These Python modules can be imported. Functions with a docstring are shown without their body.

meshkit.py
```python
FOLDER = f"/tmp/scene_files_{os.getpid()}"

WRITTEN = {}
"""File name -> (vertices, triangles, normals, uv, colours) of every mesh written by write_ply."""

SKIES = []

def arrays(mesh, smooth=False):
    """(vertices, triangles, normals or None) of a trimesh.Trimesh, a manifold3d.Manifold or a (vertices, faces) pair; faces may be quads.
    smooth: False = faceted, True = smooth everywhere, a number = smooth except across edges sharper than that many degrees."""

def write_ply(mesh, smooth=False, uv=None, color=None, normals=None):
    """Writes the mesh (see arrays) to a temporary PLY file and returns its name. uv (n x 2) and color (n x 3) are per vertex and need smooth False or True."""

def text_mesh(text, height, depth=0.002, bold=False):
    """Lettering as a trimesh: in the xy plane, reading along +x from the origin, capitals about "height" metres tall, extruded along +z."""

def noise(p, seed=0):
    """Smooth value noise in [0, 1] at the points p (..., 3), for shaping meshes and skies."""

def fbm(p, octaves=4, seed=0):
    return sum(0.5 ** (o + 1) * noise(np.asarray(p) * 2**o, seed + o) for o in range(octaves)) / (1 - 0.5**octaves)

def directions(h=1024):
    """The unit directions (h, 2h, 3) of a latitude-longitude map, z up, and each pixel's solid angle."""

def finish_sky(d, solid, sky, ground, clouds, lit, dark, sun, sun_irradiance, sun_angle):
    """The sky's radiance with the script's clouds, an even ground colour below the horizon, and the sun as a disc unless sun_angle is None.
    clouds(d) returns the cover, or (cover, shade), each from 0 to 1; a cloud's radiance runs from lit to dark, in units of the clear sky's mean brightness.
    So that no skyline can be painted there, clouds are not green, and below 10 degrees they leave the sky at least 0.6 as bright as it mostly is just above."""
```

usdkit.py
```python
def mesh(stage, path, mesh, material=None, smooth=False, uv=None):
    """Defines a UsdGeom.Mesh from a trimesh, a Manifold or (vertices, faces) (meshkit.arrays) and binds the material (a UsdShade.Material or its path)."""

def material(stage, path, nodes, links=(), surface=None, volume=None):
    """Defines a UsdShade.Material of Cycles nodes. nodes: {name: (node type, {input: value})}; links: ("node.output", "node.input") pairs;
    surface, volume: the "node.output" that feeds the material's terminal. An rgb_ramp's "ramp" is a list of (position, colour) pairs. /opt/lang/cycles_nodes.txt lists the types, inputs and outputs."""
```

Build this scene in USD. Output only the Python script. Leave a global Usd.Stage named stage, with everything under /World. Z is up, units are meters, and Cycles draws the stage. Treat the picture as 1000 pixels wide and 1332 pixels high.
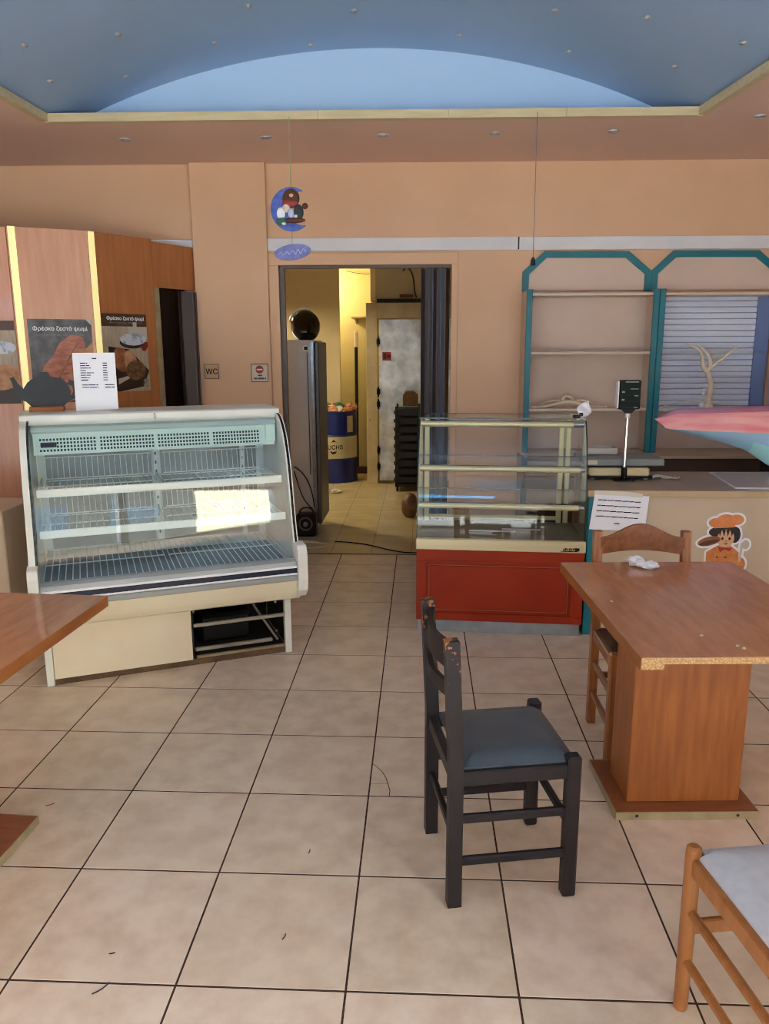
import math, random
import numpy as np, trimesh, usdkit, meshkit
from shapely.geometry import Polygon, box as sbox, Point, LineString
from shapely import affinity
from pxr import Usd, UsdGeom, UsdLux, UsdShade, Gf, Sdf, Vt

stage = Usd.Stage.CreateInMemory()
UsdGeom.SetStageUpAxis(stage, UsdGeom.Tokens.z)
UsdGeom.SetStageMetersPerUnit(stage, 1.0)
UsdGeom.Xform.Define(stage, '/World')
rng = random.Random(7)
nrng = np.random.default_rng(7)

# ------------------------------------------------------------------ camera
CAM = np.array([0.18671747, -1.25471548, 1.64165588])
YAW, PITCH, ROLL, FPX = -0.04710532, -0.20893846, 0.00381752, 1003.708
fw = np.array([math.sin(YAW) * math.cos(PITCH), math.cos(YAW) * math.cos(PITCH), math.sin(PITCH)])
rt = np.array([math.cos(YAW), -math.sin(YAW), 0.0])
dn = np.cross(fw, rt)
rt2, dn2 = math.cos(ROLL) * rt + math.sin(ROLL) * dn, -math.sin(ROLL) * rt + math.cos(ROLL) * dn
cam = UsdGeom.Camera.Define(stage, '/World/camera')
M = Gf.Matrix4d(*rt2, 0, *(-dn2), 0, *(-fw), 0, *CAM, 1)
cam.AddTransformOp().Set(M)
cam.CreateHorizontalApertureAttr(36.0)
cam.CreateVerticalApertureAttr(36.0 * 1.332)
cam.CreateFocalLengthAttr(36.0 * FPX / 1000.0)
cam.CreateClippingRangeAttr(Gf.Vec2f(0.05, 200))
cam.CreateExposureAttr(0.27)

# ------------------------------------------------------------------ sky, sun, daylight
dome = UsdLux.DomeLight.Define(stage, '/World/sky_light')
dome.CreateColorAttr(Gf.Vec3f(0.79, 0.92, 1.06))
dome.CreateIntensityAttr(5.4)
sun = UsdLux.DistantLight.Define(stage, '/World/sun_light')
sun.CreateAngleAttr(0.6)
sun.CreateColorAttr(Gf.Vec3f(1.0, 0.94, 0.84))
sun.CreateIntensityAttr(9.0)
sun.AddRotateXYZOp().Set(Gf.Vec3f(-42.0, 0.0, 14.0))      # shines from above the rear of the shop towards the street

# ------------------------------------------------------------------ helpers
def lin(c):
    c = np.asarray(c, float) / 255.0
    return tuple(np.where(c <= 0.04045, c / 12.92, ((c + 0.055) / 1.055) ** 2.4))

LOOKS = {}
def mat(name, c1, c2=None, rough=0.5, metal=0.0, scale=8.0, stretch=(1, 1, 1), bump=0.0, bscale=None, detail=3.0, coat=0.0, spec=0.5, lo=0.35, hi=0.65, wear=None, coords='object', emit=None, wear_z=None):
    """principled surface; c1..c2 mixed by stretched noise; wear = (colour, scale, threshold) patches."""
    n = {'p': ('principled_bsdf', {'roughness': rough, 'metallic': metal, 'coat_weight': coat, 'specular_ior_level': spec})}
    l = []
    if c2 is None and not bump and wear is None:
        n['p'][1]['base_color'] = lin(c1)
    else:
        c2 = c1 if c2 is None else c2
        n['tc'] = ('texture_coordinate', {})
        n['mp'] = ('mapping', {'scale': stretch})
        n['ns'] = ('noise_texture', {'scale': scale, 'detail': detail, 'roughness': 0.55})
        n['rp'] = ('rgb_ramp', {'ramp': [(lo, lin(c1)), (hi, lin(c2))]})
        l += [('tc.object', 'mp.vector'), ('mp.vector', 'ns.vector'), ('ns.fac', 'rp.fac')]
        out = 'rp.color'
        if wear is not None:
            n['nw'] = ('noise_texture', {'scale': wear[1], 'detail': 5.0, 'roughness': 0.65})
            n['rw'] = ('rgb_ramp', {'ramp': [(wear[2], (0, 0, 0)), (wear[2] + 0.03, (1, 1, 1))]})
            n['mw'] = ('mix', {'color2': lin(wear[0])})
            wsrc = 'nw.fac'
            if wear_z:
                n['sx'] = ('separate_xyz', {}); n['mz'] = ('map_range', {'from_min': wear_z[0], 'from_max': wear_z[1], 'to_min': wear_z[2], 'to_max': wear_z[3], 'clamp': True}); n['ad'] = ('math', {'math_type': 'add'})
                l += [('tc.object', 'sx.vector'), ('sx.z', 'mz.value'), ('nw.fac', 'ad.value1'), ('mz.result', 'ad.value2')]; wsrc = 'ad.value'
            l += [('tc.object', 'nw.vector'), (wsrc, 'rw.fac'), ('rw.color', 'mw.fac'), (out, 'mw.color1')]
            out = 'mw.color'
        l.append((out, 'p.base_color'))
        if bump:
            n['nb'] = ('noise_texture', {'scale': bscale or scale * 3, 'detail': 4.0})
            n['bp'] = ('bump', {'strength': bump, 'distance': 0.004})
            l += [('mp.vector', 'nb.vector'), ('nb.fac', 'bp.height'), ('bp.normal', 'p.normal')]
    if emit:
        n['p'][1]['emission_color'] = lin(emit[0]); n['p'][1]['emission_strength'] = emit[1]
    LOOKS[name] = usdkit.material(stage, '/World/Looks/' + name, n, l, surface='p.BSDF')
    return LOOKS[name]

def pane(name, tint=(0.96, 0.985, 0.975), ior=1.5):
    """clear sheet: both faces use the same Fresnel, so that no ray is trapped inside the sheet."""
    LOOKS[name] = usdkit.material(stage, '/World/Looks/' + name,
        {'ge': ('geometry', {}), 'mr': ('map_range', {'from_min': 0.0, 'from_max': 1.0, 'to_min': ior, 'to_max': 1.0 / ior}),
         't': ('transparent_bsdf', {'color': tint}), 'g': ('glossy_bsdf', {'color': (1, 1, 1), 'roughness': 0.0}), 'f': ('fresnel', {'IOR': ior}), 'm': ('mix_closure', {})},
        [('ge.backfacing', 'mr.value'), ('mr.result', 'f.IOR'), ('f.fac', 'm.fac'), ('t.BSDF', 'm.closure1'), ('g.BSDF', 'm.closure2')], surface='m.closure')
    return LOOKS[name]

_sg = np.array([[x, y, z] for x in (-1, 1) for y in (-1, 1) for z in (-1, 1)], float)
_cbv = []
for s in _sg:
    for k in range(3):
        _cbv.append((s, k))
def _cb_points(h, b):
    return np.array([[s[j] * (h[j] if j == k else h[j] - b) for j in range(3)] for s, k in _cbv])
_h = trimesh.convex.convex_hull(_cb_points(np.array([1., 1., 1.]), 0.2))
_ref = _cb_points(np.array([1., 1., 1.]), 0.2)
_map = [int(np.argmin(((_ref - v) ** 2).sum(1))) for v in _h.vertices]
_CBF = np.array(_map)[_h.faces]

def cbox(x0, x1, y0, y1, z0, z1, b=0.0):
    c = np.array([x0 + x1, y0 + y1, z0 + z1]) / 2; h = np.abs(np.array([x1 - x0, y1 - y0, z1 - z0])) / 2
    if b <= 0:
        m = trimesh.creation.box(extents=2 * h); m.apply_translation(c); return m
    b = min(b, h.min() * 0.48)
    return trimesh.Trimesh(_cb_points(h, b) + c, _CBF.copy(), process=False)

def prism(poly, a, b, plane='xy'):
    """extrude a 2-D outline: xy along z, xz along y, yz along x, from a to b."""
    if not hasattr(poly, 'geoms') and not isinstance(poly, Polygon):
        poly = Polygon(poly)
    ms = []
    for g in getattr(poly, 'geoms', [poly]):
        if g.is_empty or g.area < 1e-9: continue
        m = trimesh.creation.extrude_polygon(g, abs(b - a), engine='earcut')
        v = m.vertices.copy(); v[:, 2] += min(a, b)
        if plane == 'xz':
            m = trimesh.Trimesh(np.c_[v[:, 0], v[:, 2], v[:, 1]], m.faces[:, ::-1], process=False)
        elif plane == 'yz':
            m = trimesh.Trimesh(np.c_[v[:, 2], v[:, 0], v[:, 1]], m.faces, process=False)
        else:
            m = trimesh.Trimesh(v, m.faces, process=False)
        ms.append(m)
    return trimesh.util.concatenate(ms)

def tube(pts, r, n=8, caps=True):
    pts = np.asarray(pts, float); k = len(pts)
    r = np.broadcast_to(np.asarray(r, float), (k,))
    t = np.gradient(pts, axis=0); t /= np.linalg.norm(t, axis=1, keepdims=True) + 1e-12
    u = np.cross(t[0], [0, 0, 1.0]);
    if np.linalg.norm(u) < 1e-3: u = np.cross(t[0], [1.0, 0, 0])
    vs = []
    for i in range(k):
        u = u - t[i] * (u @ t[i]); u /= np.linalg.norm(u); w = np.cross(t[i], u)
        a = np.arange(n) * 2 * math.pi / n
        vs.append(pts[i] + r[i] * (np.cos(a)[:, None] * u + np.sin(a)[:, None] * w))
    v = np.vstack(vs); f = []
    for i in range(k - 1):
        for j in range(n):
            a, b = i * n + j, i * n + (j + 1) % n
            f += [[a, b, b + n], [a, b + n, a + n]]
    if caps:
        v = np.vstack([v, pts[0], pts[-1]]); c0, c1 = len(v) - 2, len(v) - 1
        for j in range(n):
            f.append([c0, (j + 1) % n, j]); f.append([c1, (k - 1) * n + j, (k - 1) * n + (j + 1) % n])
    return trimesh.Trimesh(v, np.array(f), process=False)

def lathe(profile, n=32, c=(0, 0, 0)):
    """profile: (r, z) list; closed at the axis where r = 0."""
    p = np.asarray(profile, float); k = len(p); a = np.arange(n) * 2 * math.pi / n
    v = np.vstack([np.c_[r * np.cos(a), r * np.sin(a), np.full(n, z)] for r, z in p]) + np.asarray(c, float)
    f = []
    for i in range(k - 1):
        for j in range(n):
            q, w = i * n + j, i * n + (j + 1) % n
            f += [[q, w, w + n], [q, w + n, q + n]]
    return trimesh.Trimesh(v, np.array(f), process=False)

def cyl(p0, p1, r, n=16):
    return tube([p0, p1], r, n)

def cat(ms):
    return trimesh.util.concatenate([m for m in ms])

def spline(pts, n=24):
    pts = np.asarray(pts, float); d = np.r_[0, np.cumsum(np.linalg.norm(np.diff(pts, axis=0), axis=1))]
    from scipy.interpolate import CubicSpline
    return CubicSpline(d, pts)(np.linspace(0, d[-1], n))

def sheet(profile, x0, x1, th, nx=2):
    """extrude a thin curved (y, z) profile along x with thickness th (towards +normal)."""
    p = np.asarray(profile, float); t = np.gradient(p, axis=0); t /= np.linalg.norm(t, axis=1, keepdims=True)
    nrm = np.c_[t[:, 1], -t[:, 0]]; q = p + nrm * th
    return prism(Polygon(np.vstack([p, q[::-1]])), x0, x1, 'yz')

USED = {}
def numbered(parent, name):
    k = USED.get((parent, name), -1) + 1; USED[(parent, name)] = k
    return parent + '/' + name + ('_%03d' % k if k else '')

def keys(o, label=None, cat_=None, group=None, kind=None):
    for k, v in (('label', label), ('category', cat_), ('group', group), ('kind', kind)):
        if v: o.SetCustomDataByKey(k, v)
    return o

def thing(name, label, cat_, loc=(0, 0, 0), rot=0.0, group=None, kind=None, rx=0.0):
    x = UsdGeom.Xform.Define(stage, numbered('/World', name))
    x.AddTranslateOp().Set(Gf.Vec3d(*map(float, loc)))
    if rot: x.AddRotateZOp().Set(float(rot))
    if rx: x.AddRotateXOp().Set(float(rx))
    return keys(x.GetPrim(), label, cat_, group, kind)

def part(parent, name, mesh, m, label=None, smooth=False, kind=None):
    pth = parent.GetPath().pathString if hasattr(parent, 'GetPath') else '/World'
    if isinstance(mesh, (list, tuple)) : mesh = cat(mesh)
    g = usdkit.mesh(stage, numbered(pth, name), mesh, LOOKS[m], smooth=smooth)
    return keys(g.GetPrim(), label, None, None, kind)

def single(name, mesh, m, label, cat_, group=None, smooth=False, kind=None):
    """a thing that is one mesh, with its pivot at its base."""
    if isinstance(mesh, (list, tuple)): mesh = cat(mesh)
    mesh = mesh.copy(); lo, hi = mesh.bounds; c = np.array([(lo[0] + hi[0]) / 2, (lo[1] + hi[1]) / 2, lo[2]])
    mesh.apply_translation(-c)
    g = usdkit.mesh(stage, numbered('/World', name), mesh, LOOKS[m], smooth=smooth)
    UsdGeom.Xformable(g).AddTranslateOp().Set(Gf.Vec3d(*c))
    return keys(g.GetPrim(), label, cat_, group, kind)

def txt(s, h, x, z, y=-0.0015, bold=False, anchor='l', depth=0.0008):
    """lettering standing in the local xz plane, facing -y."""
    m = meshkit.text_mesh(s, h, depth, bold)
    w = m.bounds[1][0]
    v = m.vertices; dx = {'l': 0, 'c': -w / 2, 'r': -w}[anchor]
    return trimesh.Trimesh(np.c_[v[:, 0] + x + dx, y - v[:, 2], v[:, 1] + z], m.faces, process=False)

def flat(poly, y0, th=0.0006):
    poly = poly.buffer(0)
    return prism(poly, y0 - th, y0, 'xz')

def words(x0, x1, z, h, y, seed, tilt=0.0, gap=0.004):
    """an unreadable printed line: a row of word-long strokes."""
    r = random.Random(seed); ms = []; x = x0
    while x < x1:
        w = min(r.uniform(0.018, 0.05), x1 - x)
        if w > 0.003:
            zz = z + tilt * (x - x0); ms.append(cbox(x, x + w, y - 0.0005, y, zz - h / 2, zz + h / 2))
        x += w + gap
    return ms

# ------------------------------------------------------------------ materials
mat('peach_paint', (232, 190, 153), (225, 183, 146), rough=0.55, scale=1.3, bump=0.05, bscale=60)
mat('soffit_paint', (236, 202, 186), (230, 195, 179), rough=0.6, scale=1.0)
mat('vault_paint', (156, 186, 222), (150, 180, 216), rough=0.5, scale=1.2)
mat('gable_paint', (186, 219, 254), (182, 215, 252), rough=0.5, scale=2.0)
mat('gold_trim', (218, 202, 160), (206, 188, 146), rough=0.45, scale=5, stretch=(1, 8, 8))
mat('side_paint', (222, 196, 172), rough=0.7)
mat('grout', (58, 38, 26), (74, 52, 38), rough=0.9, scale=6)
TILES = [(226, 206, 184), (222, 203, 180), (230, 209, 188), (220, 201, 178)]
for i, c in enumerate(TILES):
    c = np.array(c, float)
    mat('tile_%d' % i, tuple(c - (14, 18, 20)), tuple(c + (6, 6, 6)), rough=0.34, scale=7 + i, detail=6, lo=0.3, hi=0.62, bump=0.03, bscale=25, coords='object')
mat('back_tile', (206, 190, 148), (192, 176, 134), rough=0.3, scale=5)
mat('back_grout', (96, 84, 60), rough=0.9)
mat('wood_table', (200, 136, 96), (184, 120, 82), rough=0.22, scale=5, stretch=(6, 1.2, 1), detail=4, coat=0.3)
mat('wood_edge', (168, 104, 52), (150, 90, 44), rough=0.4, scale=5, stretch=(1, 1, 6))
mat('wood_ped', (172, 104, 50), (150, 86, 40), rough=0.38, scale=4, stretch=(9, 9, 0.8), detail=4)
mat('wood_plinth', (150, 88, 54), (134, 76, 46), rough=0.4, scale=6, stretch=(1, 6, 1))
mat('chipboard', (214, 178, 126), (180, 138, 90), rough=0.85, scale=160, detail=2, lo=0.4, hi=0.6, bump=0.2)
mat('plinth_edge', (172, 156, 122), (152, 136, 104), rough=0.5, scale=12)
mat('wood_panel', (186, 120, 72), (170, 106, 60), rough=0.36, scale=3.5, stretch=(8, 8, 0.7), detail=5, coat=0.1)
mat('wood_panel_pale', (224, 166, 132), (212, 152, 118), rough=0.32, scale=3.5, stretch=(8, 8, 0.7), detail=5, coat=0.15)
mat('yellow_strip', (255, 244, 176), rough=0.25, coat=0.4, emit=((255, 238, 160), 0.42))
mat('dark_wood', (48, 28, 16), (34, 20, 12), rough=0.6, scale=4, stretch=(8, 8, 1))
mat('fold_brown', (72, 56, 52), rough=0.4)
mat('fold_dark', (54, 42, 44), rough=0.35)
mat('fold_grey', (116, 120, 134), rough=0.3)
mat('tub_dark', (74, 82, 82), rough=0.4)
mat('fold_track', (104, 92, 86), rough=0.45)
mat('rail_white', (234, 234, 237), (226, 227, 232), rough=0.5, scale=3)
mat('black', (14, 14, 15), rough=0.5, spec=0.3)
mat('gloss_black', (12, 12, 13), rough=0.12, coat=0.6)
mat('board_black', (44, 50, 54), (38, 43, 48), rough=0.6, scale=6)
mat('orange_wood', (176, 106, 56), (156, 92, 46), rough=0.5, scale=6, stretch=(1, 6, 6))
mat('paper', (246, 248, 254), rough=0.7)
mat('ink', (70, 74, 84), rough=0.8)
mat('ink_dark', (40, 42, 52), rough=0.8)
mat('tape', (226, 220, 204), rough=0.3)
# cold case
mat('case_white', (236, 236, 228), (228, 228, 218), rough=0.35, scale=4)
mat('case_cream', (238, 226, 196), (230, 216, 184), rough=0.4, scale=3, wear=((206, 188, 150), 9, 0.70))
mat('case_panel', (246, 232, 206), (238, 222, 194), rough=0.45, scale=2.5)
mat('case_steel', (176, 180, 180), (160, 164, 164), rough=0.35, metal=0.25, scale=4, stretch=(1, 10, 10))
mat('case_canopy', (206, 222, 218), rough=0.4)
mat('rear_glass', (156, 160, 152), (122, 126, 120), rough=0.25, scale=1.6)
mat('navy', (24, 28, 52), rough=0.35)
mat('case_grille', (220, 242, 238), rough=0.45)
mat('case_inner', (234, 242, 239), rough=0.4)
mat('wire_white', (246, 251, 249), rough=0.35)
mat('kick_brown', (112, 84, 60), (84, 62, 44), rough=0.7, scale=14)
mat('bay_dark', (28, 24, 22), (44, 36, 30), rough=0.8, scale=12)  # near-black brown lining of the machine bay
mat('bar_grey', (176, 170, 154), (150, 142, 128), rough=0.4, metal=0.4, scale=10)
pane('glass', (0.955, 0.985, 0.975), 1.6)
pane('glass_clear', (0.97, 0.985, 0.98), 1.45)
mat('glass_edge', (34, 52, 48), rough=0.2)
# red case
mat('red_paint', (166, 50, 12), (152, 43, 9), rough=0.5, scale=2.5, detail=4, spec=0.3)
mat('red_line', (186, 96, 62), rough=0.5)
mat('gold_anod', (240, 226, 180), (230, 215, 168), rough=0.3, metal=0.3, scale=2, stretch=(1, 12, 12))
mat('gold_pale', (232, 224, 172), rough=0.4, metal=0.1)
mat('steel', (188, 190, 192), (172, 174, 178), rough=0.28, metal=0.85, scale=4, stretch=(1, 8, 8))
mat('kick_steel', (170, 178, 182), (150, 158, 162), rough=0.4, metal=0.55, scale=9)
mat('deck_grey', (120, 122, 108), (98, 100, 88), rough=0.25, scale=6, metal=0.2)
# counter, shelves
mat('counter_front', (208, 188, 162), (198, 178, 152), rough=0.5, scale=2.5)
mat('counter_top', (160, 141, 124), (148, 130, 113), rough=0.35, scale=5)
mat('counter_lip', (204, 178, 140), (194, 168, 130), rough=0.45, scale=6)
mat('teal', (0, 122, 136), (0, 114, 130), rough=0.35, scale=3)
mat('shelf_back', (228, 204, 186), (219, 195, 177), rough=0.6, scale=2.2)
mat('shelf_board', (228, 208, 188), rough=0.5)
mat('cab_brown', (92, 70, 58), (82, 62, 52), rough=0.5, scale=3)
mat('shutter', (226, 233, 253), (232, 238, 255), rough=0.4, scale=2)  # slat colour of the reflected shutter
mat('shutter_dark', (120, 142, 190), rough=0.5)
mat('plaster', (222, 200, 178), rough=0.7)
mat('bark', (230, 210, 184), (246, 236, 220), rough=0.8, scale=14, bump=0.3)
mat('reflection_pink', (238, 130, 142), (252, 184, 178), rough=0.4, scale=2.2, stretch=(1, 6, 9), lo=0.35, hi=0.65)
mat('reflection_deck', (222, 140, 178), (204, 160, 196), rough=0.4, scale=3)
mat('reflection_blue', (184, 222, 255), (168, 228, 250), rough=0.35, scale=3, lo=0.45, hi=0.6)
mat('reflection_cyan', (190, 252, 255), rough=0.3)
mat('scale_cream', (232, 212, 164), rough=0.45)
mat('scale_grey', (134, 138, 138), (120, 124, 126), rough=0.4, scale=6)
mat('platter', (150, 150, 150), rough=0.3, metal=0.6)
mat('lcd', (14, 32, 28), rough=0.6, spec=0.2)
mat('lcd_mark', (126, 140, 130), rough=0.4)
mat('chrome', (225, 225, 225), rough=0.1, metal=1.0)
mat('white_tray', (198, 192, 184), rough=0.5)
mat('board_grey', (176, 166, 164), rough=0.35)
# chairs
mat('chair_dark', (38, 32, 36), (31, 26, 30), rough=0.45, scale=10, spec=0.35, wear=((150, 98, 58), 30, 0.74))
mat('chair_dark_worn', (38, 32, 36), (31, 26, 30), rough=0.45, scale=10, spec=0.35, wear=((170, 108, 58), 30, 0.60), wear_z=(0.55, 0.84, -0.14, 0.07))
mat('vinyl_slate', (76, 86, 95), (67, 77, 86), rough=0.33, scale=5, bump=0.15, bscale=220)
mat('chair_honey', (150, 92, 50), (126, 72, 36), rough=0.33, scale=5, stretch=(2, 8, 8), detail=5, coat=0.2)
mat('chair_honey_post', (176, 112, 60), (146, 84, 40), rough=0.33, scale=5, stretch=(12, 12, 1), detail=5, coat=0.2)
mat('vinyl_brown', (70, 42, 38), rough=0.4)
mat('chair_light', (172, 112, 60), (152, 94, 46), rough=0.32, scale=5, stretch=(6, 6, 1), detail=4, coat=0.2)
mat('vinyl_pale', (205, 207, 212), (196, 198, 204), rough=0.42, scale=40, bump=0.12, bscale=300)
# back room
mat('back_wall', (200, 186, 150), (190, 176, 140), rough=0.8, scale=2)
mat('back_wall_lit', (236, 220, 160), rough=0.8)  # lit copy of back_wall: lamp glow put into a yellower paint
mat('frame_white', (196, 182, 148), (176, 158, 120), rough=0.6, scale=4, wear=((120, 96, 60), 11, 0.66))
mat('galv', (236, 238, 232), (180, 182, 178), rough=0.35, metal=0.45, scale=6, detail=5, bump=0.5, bscale=7)
mat('fridge_steel', (186, 188, 188), (172, 174, 176), rough=0.4, metal=0.35, scale=2)
mat('fridge_edge', (96, 96, 96), rough=0.4, metal=0.5)
mat('drum_blue', (20, 38, 120), (16, 30, 104), rough=0.35, scale=3)
mat('drum_white', (206, 198, 160), (196, 186, 146), rough=0.5, scale=5)
mat('crate', (26, 22, 20), rough=0.5)
mat('cardboard', (112, 84, 56), (96, 72, 48), rough=0.8, scale=9)
mat('bag_brown', (132, 98, 70), (104, 76, 54), rough=0.6, scale=20)
mat('litter_white', (214, 206, 190), rough=0.7)
mat('orange', (206, 112, 40), rough=0.6)
mat('red', (168, 50, 44), rough=0.5)
mat('green', (60, 110, 90), rough=0.5)
mat('brown', (92, 50, 30), rough=0.6)
mat('sign_plate', (196, 160, 122), rough=0.35, metal=0.2)
mat('sign_white', (222, 208, 192), rough=0.4)
mat('moon_blue', (58, 84, 170), (86, 112, 196), rough=0.45, scale=30)
mat('moon_pale', (196, 202, 240), rough=0.4)
mat('tag_blue', (96, 106, 168), (128, 136, 204), rough=0.4, scale=26)
mat('string_green', (136, 168, 120), rough=0.7)
mat('string_grey', (120, 120, 128), rough=0.7)
mat('skin', (226, 178, 140), rough=0.6)
mat('hat_orange', (222, 130, 72), (232, 150, 92), rough=0.6, scale=20)
mat('hair', (20, 18, 20), rough=0.5)
mat('jacket', (222, 146, 74), (206, 120, 64), rough=0.6, scale=30)
mat('lens', (190, 190, 190), rough=0.35)
mat('spot_ring', (176, 178, 182), rough=0.4, metal=0.3)
# posters
mat('poster_dark', (58, 60, 66), (118, 118, 122), rough=0.4, scale=9, detail=5)
mat('poster_brown', (72, 48, 34), (88, 62, 46), rough=0.4, scale=8)
mat('poster_table', (186, 170, 148), (168, 150, 128), rough=0.45, scale=4, stretch=(14, 1, 2))
mat('bread_pink', (206, 140, 116), (172, 98, 78), rough=0.5, scale=14, stretch=(1, 1, 2.4), detail=5)
mat('bread_tan', (206, 158, 118), (168, 112, 72), rough=0.5, scale=18, detail=5)
mat('bread_seed', (132, 96, 62), (84, 54, 30), rough=0.6, scale=40, detail=3)
mat('bread_crust', (176, 112, 72), (128, 70, 40), rough=0.5, scale=18)
mat('plate_white', (206, 212, 222), (150, 162, 184), rough=0.3, scale=22, lo=0.5, hi=0.62)
mat('tray_dark', (48, 30, 24), rough=0.4)
mat('cloth', (198, 190, 176), rough=0.7)
mat('tomato', (150, 52, 30), rough=0.3)
# street
mat('pavement', (190, 182, 170), (176, 168, 156), rough=0.9, scale=2)
mat('facade_brown', (92, 82, 74), (80, 72, 64), rough=0.9, scale=1.5)
mat('facade', (236, 222, 186), (226, 204, 156), rough=0.9, scale=1.5)
mat('awning', (90, 170, 214), rough=0.7)
mat('facade_glass', (60, 70, 80), rough=0.1)

# ================================================================== THE SETTING
T = 0.45
WK = 0.0247                                                     # the back wall runs 1.4 degrees off the tile grid
WROT = math.degrees(math.atan(WK))
def wall_y(x): return 4.81 + WK * (x + 0.4)

# ---- floor: tiles on a grout bed, one tile cracked at its corner
floor = thing('floor', 'beige ceramic tiled shop floor with dark grout', 'floor', kind='structure')
part(floor, 'grout_bed', cbox(-3.4, 3.6, -3.0, 4.83, -0.10, -0.0012), 'grout')
crack = np.array([(0, 1.582), (.019, 1.559), (.043, 1.52), (.060, 1.475), (.068, 1.438), (.078, 1.39), (.077, 1.35)])
def tile_mesh(x0, x1, y0, y1):
    m = cbox(x0, x1, y0, y1, -0.03, 0.0, 0.0008)
    return m
for j in range(-4, 11):
    for i in range(-7, 8):
        x0, x1 = i * T + 0.0030, (i + 1) * T - 0.0030
        y0, y1 = j * T + 0.0034, min((j + 1) * T - 0.0034, 4.806)
        if y1 - y0 < 0.03: continue
        m = 'tile_%d' % rng.randrange(4)
        if (i, j) == (0, 3):
            full = sbox(x0, y0, x1, y1)
            cut = Polygon(np.vstack([[(-0.05, 1.583)], crack, [(0.077, 1.3), (-0.05, 1.3)]]))
            part(floor, 'tile', prism(full.difference(cut.buffer(0.0022)), -0.03, 0, 'xy'), m)
            low = sbox(-1, 0, 1, 1.435)
            frag = full.intersection(cut.buffer(-0.0012))
            part(floor, 'tile_fragment', prism(frag.difference(sbox(-1, 0, 1, 1.436)), -0.03, -0.0005, 'xy'), m)
            part(floor, 'tile_fragment', prism(frag.intersection(sbox(-1, 0, 1, 1.434)), -0.03, -0.001, 'xy'), m)
        else:
            part(floor, 'tile', tile_mesh(x0, x1, y0, y1), m)
# back-room floor, a step of its own in smaller tiles
bfloor = thing('floor_back_room', 'yellowish small tiled floor of the back room', 'floor', kind='structure')
part(bfloor, 'grout_bed', cbox(-3.4, 2.2, 4.83, 9.6, -0.10, -0.0012), 'back_grout')
TB = 0.333
for j in range(13):
    for i in range(-5, 4):
        x0 = -0.213 + i * TB + 0.0015; y0 = 4.835 + j * TB + 0.0015
        part(bfloor, 'tile', cbox(x0, x0 + TB - 0.003, y0, y0 + TB - 0.003, -0.03, 0.0, 0.001), 'back_tile')

# ---- back wall with its door opening (local frame: x along the wall, y = 0 its face)
WO = (-0.4, 4.81, 0)
def wx(x): return (x + 0.4) / math.cos(math.atan(WK))
wb = thing('wall_back', 'peach painted back wall with a doorway', 'wall', WO, WROT, kind='structure')
dl, dr, dt = wx(-0.905), wx(0.425), 2.265
part(wb, 'plaster', [cbox(wx(-3.3), dl, 0, 0.12, 0, 3.0), cbox(dr, wx(1.98), 0, 0.12, 0, 3.0), cbox(dl, dr, 0, 0.12, dt, 3.0),
                     cbox(wx(1.98), wx(2.84), 0, 0.12, 0, 1.15), cbox(wx(1.98), wx(2.84), 0, 0.12, 2.03, 3.0), cbox(wx(2.84), wx(3.7), 0, 0.12, 0, 3.0)], 'peach_paint')
col = thing('pillar', 'peach painted flat pillar standing proud of the back wall', 'pillar', WO, WROT, kind='structure')
part(col, 'shaft', cbox(wx(-1.523), wx(-0.968), -0.055, 0.0, 0, 2.977, 0.002), 'peach_paint')
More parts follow.
